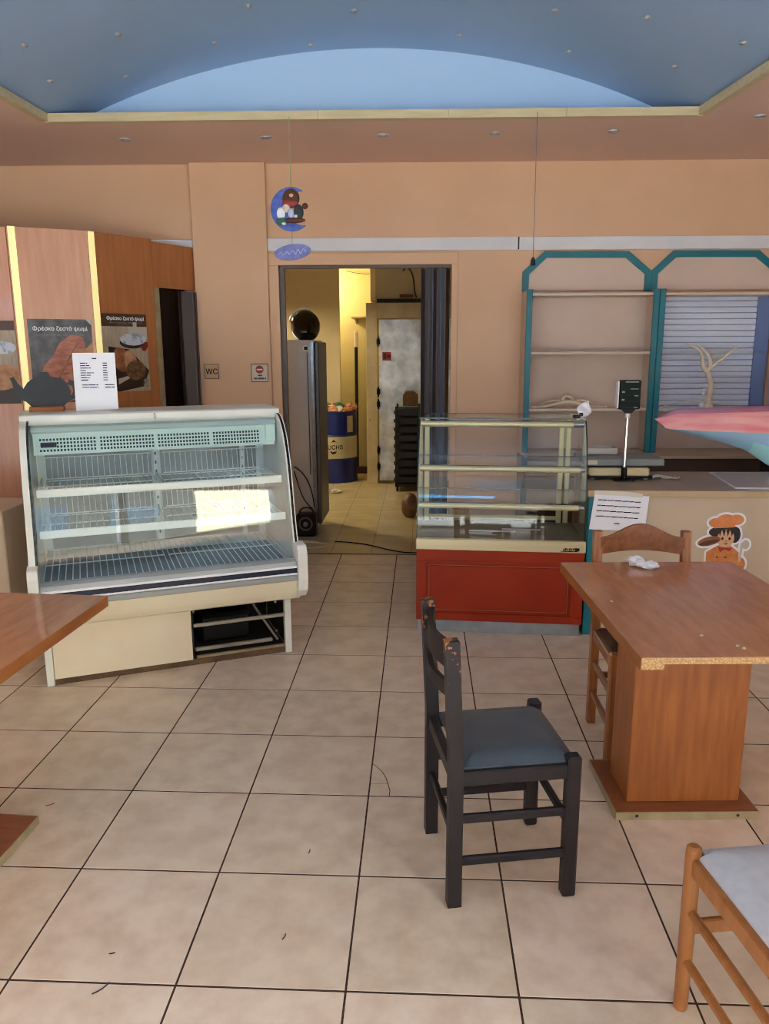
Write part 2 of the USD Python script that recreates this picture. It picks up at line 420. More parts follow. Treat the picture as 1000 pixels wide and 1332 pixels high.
r1 = thing('trim_1', 'pale grey cable trunking running along the back wall', 'trim', WO, WROT, kind='structure')
part(r1, 'trunking', cbox(wx(-0.968), wx(0.905), -0.022, 0, 2.358, 2.452, 0.003), 'rail_white')
part(r1, 'trunking', cbox(wx(0.909), wx(3.4), -0.022, 0, 2.356, 2.450, 0.003), 'rail_white')
part(r1, 'joint', cbox(wx(0.902), wx(0.912), -0.024, -0.004, 2.362, 2.45), 'ink_dark')
part(r1, 'trunking', cbox(wx(-3.1), wx(-1.525), -0.022, 0, 2.36, 2.445, 0.003), 'rail_white')

# ---- ceiling: lower peach soffit round a blue barrel vault
ceil = thing('ceiling', 'peach soffit around a blue barrel vault with a pale blue end', 'ceiling', kind='structure')
cL, cR = np.array([-2.044, 3.629]), np.array([1.80, 3.724])       # far corners of the vault opening
fL, fR = np.array([-2.20, -2.0]), np.array([2.42, -2.0])         # near corners
hole = Polygon([cL, cR, fR, fL])
outer = Polygon([(-3.35, -2.75), (3.6, -2.75), (3.6, 4.96), (-3.35, 4.80)])
part(ceil, 'soffit', prism(outer.difference(hole.buffer(0.046, join_style=2)), 2.977, 3.03), 'soffit_paint')
part(ceil, 'roof_slab', cbox(-3.5, 3.8, -2.9, 9.6, 3.62, 3.75), 'side_paint')
SAG, BACK = 0.437, 0.32
def arc(c0, c1, n=48, inset=-0.02):
    d = c1 - c0; L = np.linalg.norm(d); d = d / L; h = L / 2 - inset; sag = SAG * h / 1.94
    R = (h * h + sag * sag) / (2 * sag); a0 = math.asin(h / R); a = np.linspace(-a0, a0, n)
    s = R * np.sin(a) + L / 2; z = 3.017 + R * np.cos(a) - (R - sag)
    return np.c_[c0 + s[:, None] * d, z]
back_dir = (cR - cL) / np.linalg.norm(cR - cL); nrm_in = np.array([-back_dir[1], back_dir[0]])
A0 = arc(cL + nrm_in * BACK, cR + nrm_in * BACK); A1 = arc(fL, fR)
v = np.vstack([A0, A1]); n = len(A0); f = []
for i in range(n - 1): f += [[i, i + 1, n + i + 1], [i, n + i + 1, n + i]]
part(ceil, 'vault', trimesh.Trimesh(v, np.array(f), process=False), 'vault_paint', smooth=True)
def gable(A, off, toward):
    p0, p1 = A[0], A[-1]; o = np.array([*(nrm_in * off), 0])
    w = [np.r_[p0[:2], 2.98], np.r_[p1[:2], 2.98]]
    vv = np.vstack([w[0] + o, A + o, w[1] + o]); k = len(vv)
    fr = [[0, i, i + 1] for i in range(1, k - 1)]
    return trimesh.Trimesh(vv, np.array(fr), process=False)
part(ceil, 'gable_panel', gable(A0, -0.008, 1), 'gable_paint', label='pale blue arched end panel of the vault')
part(ceil, 'gable_panel', trimesh.Trimesh(np.vstack([np.r_[fL, 2.98], A1, np.r_[fR, 2.98]]), np.array([[0, i, i + 1] for i in range(1, n + 1)]), process=False), 'gable_paint')
trim2 = thing('trim_2', 'dull gold moulding edging the blue vault opening', 'trim', kind='structure')
def bar(p, q, w, z0, z1, side):
    d = (q - p) / np.linalg.norm(q - p); nn = np.array([-d[1], d[0]]) * side
    return prism(Polygon([p, q, q + nn * w, p + nn * w]), z0, z1)
pts = [cL + (cR - cL) * t for t in (0, 0.42, 0.62, 0.80, 1.0)]
for a_, b_ in zip(pts[:-1], pts[1:]):
    g = (b_ - a_) / np.linalg.norm(b_ - a_) * 0.0012
    part(trim2, 'moulding', bar(a_ + g, b_ - g, 0.045, 2.970, 3.018, 1), 'gold_trim')
part(trim2, 'moulding', bar(fL, cL, 0.045, 2.970, 3.018, 1), 'gold_trim')
part(trim2, 'moulding', bar(cR, fR, 0.045, 2.970, 3.018, 1), 'gold_trim')

# ---- side and front walls (behind and beside the camera), street outside
single('wall_left', cbox(-3.45, -3.3, -2.8, 9.5, 0, 3.65), 'side_paint', 'peach left side wall', 'wall', kind='structure')
single('wall_right', cbox(3.55, 3.7, -2.8, 9.5, 0, 3.65), 'side_paint', 'peach right side wall', 'wall', kind='structure')
wfr = thing('wall_front', 'shop front lintel and piers behind the camera', 'wall', kind='structure')
part(wfr, 'lintel', cbox(-3.45, 3.7, -2.95, -2.8, 2.93, 3.7), 'side_paint')
for x in (-3.38, -1.05, 1.25, 3.6):
    part(wfr, 'pier', cbox(x - 0.05, x + 0.05, -2.93, -2.82, 0, 2.93), 'rail_white')
single('street', cbox(-30, 30, -40, -2.96, -0.12, -0.02), 'pavement', 'pale street paving outside the shop', 'street', kind='structure')
def street_house(label, x0, x1, wall_m, wins, shops, H=6.5):
    h = thing('street_building', label, 'building', ((x0 + x1) / 2, -13, 0)); c = (x0 + x1) / 2
    part(h, 'wall', cbox(x0 - c, x1 - c, -3, 0, -0.02, H), wall_m)
    for x in wins: part(h, 'window', cbox(x - c - 0.7, x - c + 0.7, 0.0, 0.03, 3.9, 5.6), 'facade_glass')
    for x in shops:
        part(h, 'shop_window', cbox(x - c - 1.8, x - c + 1.8, 0.0, 0.03, 0.3, 2.4), 'facade_glass')
        part(h, 'awning', prism([(0, 2.9), (1.2, 2.45), (1.2, 2.4), (0, 2.8)], x - c - 2, x - c + 2, 'yz'), 'awning')
street_house('cream building across the street with a blue awning', 8.4, 18, 'facade', (10.5, 13, 16), (11.0, 15.5), 9.0)
street_house('unseen brown building across the street, made tall to keep sky off the case glass', -16, 8.3, 'facade_brown', (-12, -8, -4, 0, 4, 6.5), (-9, -2), 11.5)  # height and dark walls chosen to block sky in the case reflections

# ---- the wooden partition at the left, in four facets
q0, p0, p1, p2, p3 = map(np.array, ((-3.15, 3.55), (-2.43, 3.75), (-2.0, 3.97), (-1.72, 4.37), (-1.53, 4.745)))
part_ = thing('wall_partition', 'faceted wood veneer partition with two pale yellow strips', 'partition', kind='structure')
def facet(a, b):
    d = b - a; L = np.linalg.norm(d); return L, math.degrees(math.atan2(d[1], d[0]))
def put(m, a, b):
    L, r = facet(a, b); m = m.copy(); m.apply_transform(trimesh.transformations.rotation_matrix(math.radians(r), [0, 0, 1])); m.apply_translation([a[0], a[1], 0]); return m
def flen(a, b): return facet(a, b)[0]
part(part_, 'panel', put(cbox(0, flen(q0, p0) - 0.002, 0, 0.02, 0, 2.40), q0, p0), 'wood_panel_pale')
part(part_, 'panel', put(cbox(0.002, flen(p0, p1) - 0.002, 0, 0.02, 0, 2.402), p0, p1), 'wood_panel_pale')
part(part_, 'panel', put(cbox(0.002, flen(p1, p2), 0, 0.02, 0, 2.40), p1, p2), 'wood_panel')
L4 = flen(p2, p3)
part(part_, 'header_panel', put(cbox(0.002, L4, 0, 0.02, 2.075, 2.385), p2, p3), 'wood_panel')
part(part_, 'door_jamb', put(cbox(0.002, 0.05, -0.004, 0.05, 0, 2.075), p2, p3), 'plinth_edge')
part(part_, 'corner_post', put(cbox(-0.02, 0.012, 0.005, 0.03, 0, 2.40), p2, p3), 'wood_edge')
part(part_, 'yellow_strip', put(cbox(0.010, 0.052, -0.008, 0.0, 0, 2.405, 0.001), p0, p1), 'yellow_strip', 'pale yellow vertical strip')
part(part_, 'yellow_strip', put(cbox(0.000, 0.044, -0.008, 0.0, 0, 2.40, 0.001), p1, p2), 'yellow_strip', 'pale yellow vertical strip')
part(part_, 'passage_dark', put(cbox(0.04, 0.40, 0.085, 0.10, 0, 2.10), p2, p3), 'dark_wood')  # dark sheet put in for the gloom of the passage beyond

# ---- doors: concertina doors folded open
def concertina(name, label, a, b, x0, x1, nfold, z1, mats, depth, yoff=0.03, loc=None, rot=0):
    d = thing(name, label, 'door', loc, rot, kind='structure')
    w = (x1 - x0) / nfold
    for k in range(nfold):
        xa, xb = x0 + k * w, x0 + (k + 1) * w
        ya, yb = (yoff, yoff + depth) if k % 2 == 0 else (yoff + depth, yoff)
        t = 0.006
        part(d, 'fold_panel', prism([(xa, ya), (xb, yb), (xb, yb + t), (xa, ya + t)], 0.01, z1), mats[k % len(mats)])
        part(d, 'hinge_strip', cyl((xb, yb, 0.01), (xb, yb, z1), 0.006, 8), 'fold_track' if k % 2 else mats[k % len(mats)])
    return d
d1 = concertina('door_1', 'dark concertina door folded open at the right of the back doorway', None, None, wx(0.185), wx(0.40), 7, 2.235, ['fold_brown', 'fold_grey', 'fold_grey'], 0.055, 0.035, WO, WROT)
part(d1, 'head_track', cbox(dl + 0.02, dr - 0.01, 0.02, 0.07, 2.238, 2.264), 'fold_track')
part(d1, 'closing_post', cbox(dl + 0.012, dl + 0.05, 0.02, 0.07, 0, 2.238), 'fold_track')
part(d1, 'door_lining', cbox(dl, dl + 0.012, -0.002, 0.12, 0, 2.265), 'fold_track')
df, dfr = wx(-0.968), wx(0.462)
part(d1, 'door_frame', [cbox(df, dl + 0.012, -0.02, 0, 0, 2.258, 0.003)], 'peach_paint')
part(d1, 'door_frame', [cbox(dr - 0.012, dfr, -0.02, 0, 0, 2.258, 0.003)], 'peach_paint')
part(d1, 'door_frame', [cbox(df, dfr, -0.02, 0, 2.258, 2.345, 0.003)], 'peach_paint')
L_, r_ = facet(p2, p3)
concertina('door_2', 'dark brown concertina door of the toilet passage, half open', None, None, 0.175, 0.475, 4, 2.06, ['fold_dark'], 0.05, -0.065, (p2[0], p2[1], 0), r_)

# ---- reflected roller shutter, built as solid slats behind the right shelf unit
w1 = thing('window_1', 'pale blue slats built for a reflected roller shutter behind the right shelf unit', 'window', WO, WROT, kind='structure')
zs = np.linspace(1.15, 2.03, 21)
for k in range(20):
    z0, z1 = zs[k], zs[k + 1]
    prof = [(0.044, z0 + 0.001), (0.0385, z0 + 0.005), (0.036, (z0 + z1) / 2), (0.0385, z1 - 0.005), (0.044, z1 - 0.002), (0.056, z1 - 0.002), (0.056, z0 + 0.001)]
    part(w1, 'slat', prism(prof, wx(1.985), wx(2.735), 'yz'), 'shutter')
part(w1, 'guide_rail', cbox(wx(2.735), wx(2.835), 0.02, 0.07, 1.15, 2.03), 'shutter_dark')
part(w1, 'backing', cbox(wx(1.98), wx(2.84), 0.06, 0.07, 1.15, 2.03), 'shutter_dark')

# ================================================================== BACK ROOM
wbr = thing('wall_back_room', 'olive beige walls of the back room', 'wall', kind='structure')
part(wbr, 'partition', cbox(-3.3, -0.85, 8.80, 8.86, 0, 3.0), 'back_wall')
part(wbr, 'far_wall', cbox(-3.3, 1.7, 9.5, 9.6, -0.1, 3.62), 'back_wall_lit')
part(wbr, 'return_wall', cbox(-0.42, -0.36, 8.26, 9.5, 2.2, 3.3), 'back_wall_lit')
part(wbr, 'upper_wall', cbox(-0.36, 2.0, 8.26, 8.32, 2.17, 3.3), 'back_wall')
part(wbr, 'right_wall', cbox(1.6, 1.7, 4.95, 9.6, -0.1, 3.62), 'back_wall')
part(wbr, 'ceiling_slab', cbox(-3.3, 2.0, 4.95, 9.6, 3.0, 3.08), 'back_wall')
part(wbr, 'pipe', cyl((-0.47, 9.3, 1.8), (-0.47, 9.3, 3.0), 0.025, 10), 'back_wall')
lamp = UsdLux.SphereLight.Define(stage, '/World/back_room_lamp')
lamp.CreateRadiusAttr(0.06); lamp.CreateColorAttr(Gf.Vec3f(1.0, 0.86, 0.55)); lamp.CreateIntensityAttr(150.0)
UsdGeom.Xformable(lamp).AddTranslateOp().Set(Gf.Vec3d(-1.25, 9.15, 2.45))
pend = thing('unseen_pendant', 'unseen pendant lamp in the back room, its shade added to keep the partition dim', 'lamp', (-2.0, 7.2, 2.30))  # unseen fixture; shade added so the upper partition stays dim
part(pend, 'shade', lathe([(0.30, 0.0), (0.06, 0.20), (0.055, 0.20), (0.295, 0.0)], 28), 'case_white', smooth=30)
part(pend, 'cord', cyl((0, 0, 0.20), (0, 0, 0.70), 0.006, 6), 'black')
bulb = UsdLux.SphereLight.Define(stage, '/World/unseen_pendant_light')
bulb.CreateRadiusAttr(0.045); bulb.CreateColorAttr(Gf.Vec3f(1.0, 0.84, 0.56)); bulb.CreateIntensityAttr(850.0)
UsdGeom.Xformable(bulb).AddTranslateOp().Set(Gf.Vec3d(-2.0, 7.2, 2.36))

cr = thing('cold_room', 'white framed cold room with a dented silver metal door', 'cold room', (-0.47, 8.18, 0))
part(cr, 'frame', [cbox(0, 0.135, 0, 0.06, 0, 2.17, 0.004), cbox(0.135, 1.25, 0, 0.06, 1.99, 2.17, 0.004)], 'frame_white')
part(cr, 'housing', [cbox(0, 0.05, 0.06, 0.9, 0, 2.16), cbox(0.05, 1.6, 0.06, 0.9, 2.1, 2.16), cbox(1.25, 1.9, 0, 0.06, 0, 2.17)], 'frame_white')
dm = trimesh.creation.box(extents=(1.09, 0.03, 1.93)).subdivide().subdivide().subdivide().subdivide()
vv = dm.vertices.copy(); vv[:, 1] += np.where(vv[:, 1] < 0, (meshkit.fbm(vv * 5 + 3) - 0.5) * 0.035, 0); dm.vertices = vv
dm.apply_translation([0.155 + 0.545, -0.008, 0.045 + 0.965])
dlf = part(cr, 'door_leaf', dm, 'galv', 'dented shiny sheet metal door', smooth=30)
for z in (1.72, 1.13, 0.98, 0.42, 0.22):
    part(dlf, 'hinge', [cbox(0.125, 0.165, -0.04, 0.0, z - 0.035, z + 0.035, 0.006), cyl((0.145, -0.04, z - 0.06), (0.145, -0.04, z + 0.06), 0.009, 8)], 'black')
wst = part(dlf, 'warning_sticker', cbox(0.195, 0.30, -0.042, -0.024, 1.50, 1.60), 'red')
part(dlf, 'sticker_mark', [cbox(0.205, 0.24, -0.044, -0.042, 1.515, 1.585), cbox(0.25, 0.29, -0.044, -0.042, 1.53, 1.57)], 'ink_dark')
part(cr, 'roof_unit', cbox(0.13, 0.75, 0.0, 0.06, 2.171, 2.215, 0.004), 'black')

dr_ = thing('oil_drum', 'blue steel drum with a wide cream band, filled with rubbish', 'drum', (-0.90, 8.46, 0))
def ring(z0, z1, r): return [(0.0, z0), (r - 0.006, z0), (r, z0 + 0.006), (r, z1 - 0.006), (r - 0.006, z1), (0.0, z1)]
part(dr_, 'body', lathe([(0, 0.0), (0.285, 0.0), (0.292, 0.012), (0.285, 0.025), (0.285, 0.29), (0.292, 0.30), (0.285, 0.31), (0.285, 0.575), (0.292, 0.588), (0.285, 0.60), (0.285, 0.86), (0.292, 0.872), (0.29, 0.885), (0.27, 0.885), (0.27, 0.80), (0, 0.80)], 48), 'drum_blue', smooth=30)
part(dr_, 'band', lathe([(0.2865, 0.305), (0.2865, 0.58)], 48), 'drum_white', smooth=True)
def wrap(m, r, a0):
    """bend flat lettering (x right, z up, facing -y) on to a drum of radius r; x = 0 at angle a0."""
    v = m.vertices; a = a0 + v[:, 0] / r; rr = r - v[:, 1]
    return trimesh.Trimesh(np.c_[rr * np.cos(a), rr * np.sin(a), v[:, 2]], m.faces, process=False)
part(dr_, 'lettering', [wrap(txt('FUCHS', 0.05, -0.10, 0.425, y=-0.001, bold=True), 0.287, math.radians(-90))], 'ink_dark')
part(dr_, 'emblem', [wrap(flat(Polygon([(-0.045, 0.50), (0, 0.545), (0.045, 0.50), (0.02, 0.515), (-0.02, 0.515)]), -0.001, 0.001), 0.287, math.radians(-86)),
                     wrap(flat(Polygon([(-0.05, 0.40), (0.04, 0.40), (0.02, 0.37), (-0.02, 0.36)]), -0.001, 0.001), 0.287, math.radians(-86))], 'ink_dark')
part(dr_, 'side_label', [wrap(cbox(-0.02, 0.07, -0.002, 0, 0.63, 0.83), 0.287, math.radians(-46))], 'drum_white')
def crumple(c, r, seed, sq=0.7):
    m = trimesh.creation.icosphere(2, 1.0); v = m.vertices
    k = 0.62 + 0.75 * meshkit.noise(v * 2.3 + seed, seed)
    m.vertices = v * k[:, None] * np.array([1, 1, sq]) * r + np.array(c); return m
for k in range(12):
    a = k * 2.4; rr = 0.06 + 0.17 * ((k * 0.37) % 1)
    part(dr_, 'rubbish', crumple((rr * math.cos(a), rr * math.sin(a), 0.88 + 0.05 * ((k * 0.61) % 1)), 0.075, k), ['litter_white', 'bag_brown', 'bread_tan', 'green', 'litter_white', 'orange_wood'][k % 6])

fr = thing('steel_fridge', 'tall grey steel fridge seen side on through the doorway', 'fridge', (-1.30, 5.48, 0))
FW = 0.566
part(fr, 'cabinet', cbox(0, FW, 0.0, 0.56, 0.05, 1.715, 0.006), 'fridge_steel')
part(fr, 'door_leaf', cbox(FW + 0.006, FW + 0.042, 0.004, 0.556, 0.10, 1.70, 0.008), 'fridge_edge')
part(fr, 'door_gasket', cbox(FW, FW + 0.006, 0.015, 0.545, 0.11, 1.69), 'black')
kn = part(fr, 'control_knob', [lathe([(0, 0), (0.026, 0), (0.026, 0.012), (0, 0.012)], 20).apply_transform(trimesh.transformations.rotation_matrix(math.pi / 2, [1, 0, 0])).apply_translation([0.50, 0.0, 1.645])], 'case_white')
part(kn, 'knob_cap', [cbox(0.485, 0.515, -0.018, -0.012, 1.63, 1.66, 0.004)], 'black')
part(fr, 'conduit', [cyl((0.51, -0.006, 1.61), (0.515, -0.006, 0.55), 0.005, 6)], 'fridge_edge')
part(fr, 'side_rail', cbox(0.535, 0.565, -0.008, 0.0, 0.08, 1.70, 0.002), 'steel')
part(fr, 'foot', cyl((0.5, 0.06, 0), (0.5, 0.06, 0.05), 0.025, 12), 'black')
part(fr, 'foot', cyl((0.08, 0.06, 0), (0.08, 0.06, 0.05), 0.025, 12), 'black')
part(fr, 'foot', cyl((0.5, 0.50, 0), (0.5, 0.50, 0.05), 0.025, 12), 'black')
part(fr, 'foot', cyl((0.08, 0.50, 0), (0.08, 0.50, 0.05), 0.025, 12), 'black')

hl = thing('crash_helmet', 'round black helmet with a pale rim on top of the fridge', 'helmet', (-0.835, 5.72, 1.715))
hm = trimesh.creation.icosphere(4, 1.0); v = hm.vertices.copy(); v[:, 2] = np.maximum(v[:, 2], -0.86); hm.vertices = v * np.array([0.13, 0.15, 0.142]) + np.array([0, 0, 0.123])
part(hl, 'shell', hm, 'gloss_black', smooth=40)
part(hl, 'rim', tube([(0.136 * math.cos(a) - 0.006, -0.01, 0.125 + 0.148 * math.sin(a)) for a in np.linspace(1.25, 2.9, 20)], 0.010, 8), 'case_white', 'pale rim')
part(hl, 'visor', [sheet([(-0.145, 0.09), (-0.156, 0.12), (-0.148, 0.15), (-0.13, 0.18)], -0.07, 0.07, 0.004)], 'gloss_black')
part(hl, 'chin_vent', cbox(-0.02, 0.03, -0.148, -0.13, 0.062, 0.078, 0.004), 'lcd_mark')

ap = thing('compressor', 'small black compressor unit on the floor before the fridge', 'appliance', (-0.81, 5.34, 0))
part(ap, 'base', cbox(-0.10, 0.10, -0.08, 0.08, 0, 0.03, 0.004), 'steel')
part(ap, 'housing', cbox(-0.09, 0.09, -0.07, 0.07, 0.03, 0.23, 0.02), 'black')
part(ap, 'fan_ring', tube([(0.055 * math.cos(a), -0.072, 0.145 + 0.055 * math.sin(a)) for a in np.linspace(0, 2 * math.pi, 25)], 0.008, 6), 'fridge_edge')
part(ap, 'fan_hub', lathe([(0, 0), (0.02, 0), (0.02, 0.02), (0, 0.02)], 14).apply_transform(trimesh.transformations.rotation_matrix(math.pi / 2, [1, 0, 0])).apply_translation([0, -0.07, 0.145]), 'steel')
part(ap, 'handle', tube(spline([(-0.06, 0, 0.23), (-0.05, 0, 0.26), (0.05, 0, 0.26), (0.06, 0, 0.23)], 12), 0.007, 6), 'black')

def wire(name, pts, r, m, label, cat_='cable', n=40, group=None):
    return single(name, tube(spline(pts, n), r, 6), m, label, cat_, smooth=True, group=group)
wire('power_cable', [(-0.80, 5.20, .006), (-0.86, 5.06, .006), (-0.72, 4.98, .006), (-0.60, 5.08, .006), (-0.72, 5.17, .006), (-0.88, 5.12, 0.03)], 0.007, 'litter_white', 'coiled pale cable on the floor before the compressor')
wire('power_cable', [(-0.55, 5.21, .005), (-0.40, 5.18, .005), (-0.22, 5.08, .005), (-0.05, 4.93, .005), (0.17, 4.86, .005)], 0.005, 'black', 'thin black cable crossing the doorway floor to the red case')
wire('power_cable', [(-0.93, 5.465, 0.62), (-0.84, 5.44, 0.55), (-0.77, 5.44, 0.38), (-0.755, 5.45, 0.26)], 0.005, 'black', 'black cable hanging in a wide arc down the fridge side')
wire('power_cable', [(-0.93, 5.46, 0.58), (-0.88, 5.44, 0.42), (-0.80, 5.42, 0.28), (-0.765, 5.42, 0.25)], 0.005, 'black', 'black cable hanging straight down the fridge side')
wire('wall_wire', [(-0.82, 9.47, 2.66), (-0.62, 9.47, 2.62), (-0.44, 9.47, 2.62)], 0.004, 'ink', 'thin wire sagging across the lit back wall')
cl = thing('hanging_cable', 'dark looped cable hanging above the cold room door', 'cable', (0.0, 8.2, 2.23))
part(cl, 'loop', tube(spline([(-0.03, 0, 0.30), (0.02, 0, 0.34), (0.07, 0, 0.28), (0.10, 0, 0.14), (0.13, 0, 0.0)], 20), 0.009, 6), 'ink_dark')
part(cl, 'plug', cbox(-0.07, 0.09, -0.015, 0.015, 0.0, 0.035, 0.005), 'brown')
br = thing('broom', 'dark broom handle leaning behind the blue drum', 'broom', (-0.66, 9.0, 0))
part(br, 'handle', tube([(0, 0, 0.03), (0.0, 0.03, 1.66)], 0.022, 10), 'black')
part(br, 'grip', tube([(0.0, 0.03, 1.66), (0.0, 0.034, 1.84), (0, 0.034, 1.87)], [0.028, 0.028, 0.012], 10), 'plaster')
part(br, 'head', cbox(-0.14, 0.14, -0.03, 0.03, 0, 0.09, 0.01), 'brown')
sh = thing('wall_shelf', 'small white shelf on the lit back wall', 'shelf', (-0.60, 9.5, 2.04))
part(sh, 'board', cbox(-0.15, 0.24, -0.16, 0, 0, 0.02), 'frame_white')
part(sh, 'bracket', prism([(0, 0), (-0.12, 0), (0, -0.07)], -0.1, -0.08, 'yz'), 'frame_white')
single('orange_box', cbox(-0.52, -0.40, 9.38, 9.48, 2.06, 2.15, 0.006), 'orange', 'small orange box on the white wall shelf', 'box')

crs = thing('crate_stack', 'tall dark slatted trolley of stacked trays beside the silver door', 'rack', (-0.02, 7.62, 0))
part(crs, 'frame', [cbox(-0.085 + dx, -0.06 + dx, dy, dy + 0.03, 0.06, 0.99) for dx in (0, 0.26) for dy in (0, 0.46)] + [cbox(-0.085, 0.20, 0, 0.49, 0.06, 0.09)], 'crate')
for k in range(9):
    z = 0.10 + k * 0.098
    part(crs, 'tray', cbox(-0.058, 0.175, 0.012, 0.48, z, z + 0.072, 0.006), 'crate')
    part(crs, 'tray_lug', cbox(-0.102, -0.086, 0.0, 0.05, z + 0.02, z + 0.06, 0.003), 'cardboard')
for dx in (-0.06, 0.17):
    for dy in (0.04, 0.44):
        part(crs, 'caster', [cyl((dx - 0.012, dy, 0.03), (dx + 0.012, dy, 0.03), 0.03, 12), cbox(dx - 0.008, dx + 0.008, dy - 0.01, dy + 0.01, 0.03, 0.062)], 'black')
single('cardboard_box', [cbox(-0.02, 0.155, 7.70, 7.95, 0.992, 1.11, 0.005), prism([(-0.02, 1.11), (0.155, 1.11), (0.10, 1.155), (0.01, 1.15)], 7.72, 7.93, 'xz')], 'cardboard', 'brown cardboard box on top of the dark tray trolley', 'box')
bag = trimesh.creation.icosphere(3, 1.0); v = bag.vertices.copy(); v[:, 2] = np.maximum(v[:, 2], -0.8); v *= (0.8 + 0.35 * meshkit.fbm(v * 2.5 + 4))[:, None]; bag.vertices = v * np.array([0.085, 0.10, 0.13])
bag.apply_translation([0.085, 6.27, -bag.bounds[0][2]])
single('paper_bag', bag, 'bag_brown', 'crumpled brown bag on the floor behind the red case', 'bag', smooth=50)
sc = crumple((-0.79, 7.54, 0), 0.06, 31, 0.35); sc.apply_translation([0, 0, -sc.bounds[0][2]])
single('paper_scrap', sc, 'litter_white', 'crumpled white paper on the floor before the blue drum', 'paper')

# ================================================================== FRONT ROOM, LARGE THINGS
# ---- white refrigerated display case, turned 24 degrees
CP, CROT = (-1.642, 2.245, 0), 23.785
cc = thing('refrigerated_display_case', 'large white refrigerated display case with sloping glass front and wire shelves', 'display case', CP, CROT)
prof_glass = spline([(-0.100, 0.562), (-0.040, 0.71), (0.008, 0.90), (0.062, 1.085), (0.13, 1.205), (0.205, 1.270), (0.285, 1.292)], 26)   # (y, z), y = into the case
side_out = np.vstack([[(-0.118, 0.55)], prof_glass + np.array([-0.012, 0.004]), [(0.62, 1.30), (0.62, 0.33), (-0.07, 0.33), (-0.12, 0.37), (-0.135, 0.44), (-0.12, 0.548)]])
for k, (xa, xb) in enumerate(((-0.042, -0.004), (1.236, 1.262))):
    part(cc, 'side_panel', prism(Polygon(side_out).buffer(0), xa, xb, 'yz'), 'case_white')
for xa, xb in ((-0.048, -0.002), (1.234, 1.284)):
    cap = Polygon([(-0.165, 0.40), (-0.175, 0.46), (-0.172, 0.60), (-0.15, 0.64), (-0.06, 0.645), (0.02, 0.60), (0.02, 0.36), (-0.12, 0.355)]).buffer(-0.02).buffer(0.02)
    part(cc, 'end_cap', prism(cap, xa, xb, 'yz'), 'case_white')
part(cc, 'side_trim', sheet(np.vstack([prof_glass[:, :] + np.array([-0.014, 0.004])]), 1.244, 1.256, 0.010), 'black')
part(cc, 'side_trim', sheet(np.vstack([prof_glass[:, :] + np.array([-0.014, 0.004])]), -0.012, -0.002, 0.010), 'glass_edge')
part(cc, 'post', cbox(-0.018, 0.018, -0.002, 0.035, 0, 0.335, 0.003), 'case_white')
part(cc, 'post', cbox(1.194, 1.230, -0.002, 0.035, 0, 0.335, 0.003), 'case_white')
part(cc, 'post', cbox(-0.018, 0.018, 0.55, 0.585, 0, 0.335, 0.003), 'case_white')
part(cc, 'post', cbox(1.194, 1.230, 0.55, 0.585, 0, 0.335, 0.003), 'case_white')
part(cc, 'front_panel', cbox(0.020, 0.695, 0.002, 0.022, 0.032, 0.325, 0.002), 'case_panel', 'cream front panel')
part(cc, 'kick_strip', cbox(0.020, 1.193, 0.010, 0.026, 0.0, 0.034), 'kick_brown')
part(cc, 'side_skirt', cbox(-0.016, -0.004, 0.035, 0.55, 0.06, 0.335), 'case_cream')
part(cc, 'side_skirt', cbox(1.216, 1.228, 0.035, 0.55, 0.02, 0.335), 'case_cream')
part(cc, 'machine_bay', [cbox(0.70, 1.20, 0.50, 0.515, 0.03, 0.33), cbox(0.70, 1.20, 0.03, 0.50, 0.02, 0.034), cbox(0.696, 0.706, 0.024, 0.50, 0.03, 0.33), cbox(0.70, 1.215, 0.03, 0.50, 0.318, 0.33), cbox(1.205, 1.215, 0.04, 0.50, 0.03, 0.33)], 'bay_dark')
part(cc, 'condenser', [cbox(0.76, 1.05, 0.20, 0.46, 0.036, 0.20, 0.02)], 'black')
part(cc, 'bay_rail', cbox(0.706, 1.192, 0.004, 0.02, 0.208, 0.228, 0.004), 'bar_grey')
part(cc, 'bay_rail', cbox(0.712, 1.13, 0.03, 0.05, 0.064, 0.084, 0.004), 'bar_grey')
part(cc, 'bay_rail', cbox(0.715, 1.192, 0.006, 0.03, 0.034, 0.046, 0.003), 'plinth_edge')
part(cc, 'strut', tube([(1.05, 0.22, 0.25), (1.165, 0.06, 0.06)], 0.007, 6), 'bar_grey')
for q in ((1.05, 0.26), (1.05, 0.285), (1.17, 0.26), (1.172, 0.09), (0.722, 0.26)):
    part(cc, 'bolt', lathe([(0, 0), (0.007, 0), (0.007, 0.006), (0, 0.006)], 8).apply_transform(trimesh.transformations.rotation_matrix(math.pi / 2, [1, 0, 0])).apply_translation([q[0], 0.12, q[1]]), 'bar_grey')
part(cc, 'belly', prism(Polygon([(0.03, 0.326), (-0.06, 0.326), (-0.105, 0.345), (-0.128, 0.385), (-0.135, 0.45), (0.03, 0.45)]), 0.0, 1.234, 'yz'), 'case_cream', 'cream belly moulding', smooth=25)
part(cc, 'bumper_profile', prism(Polygon([(0.03, 0.45), (-0.140, 0.45), (-0.150, 0.456), (-0.152, 0.478), (-0.142, 0.484), (-0.02, 0.484)]), 0.0, 1.234, 'yz'), 'case_steel', smooth=25)
part(cc, 'bumper_stripe', cbox(0.0, 1.234, -0.149, -0.10, 0.484, 0.494, 0.002), 'paper')
part(cc, 'bumper_stripe', cbox(0.0, 1.234, -0.147, -0.10, 0.494, 0.520, 0.0), 'navy', 'navy blue stripe')
part(cc, 'bumper_stripe', cbox(0.0, 1.234, -0.149, -0.10, 0.520, 0.532, 0.002), 'paper')
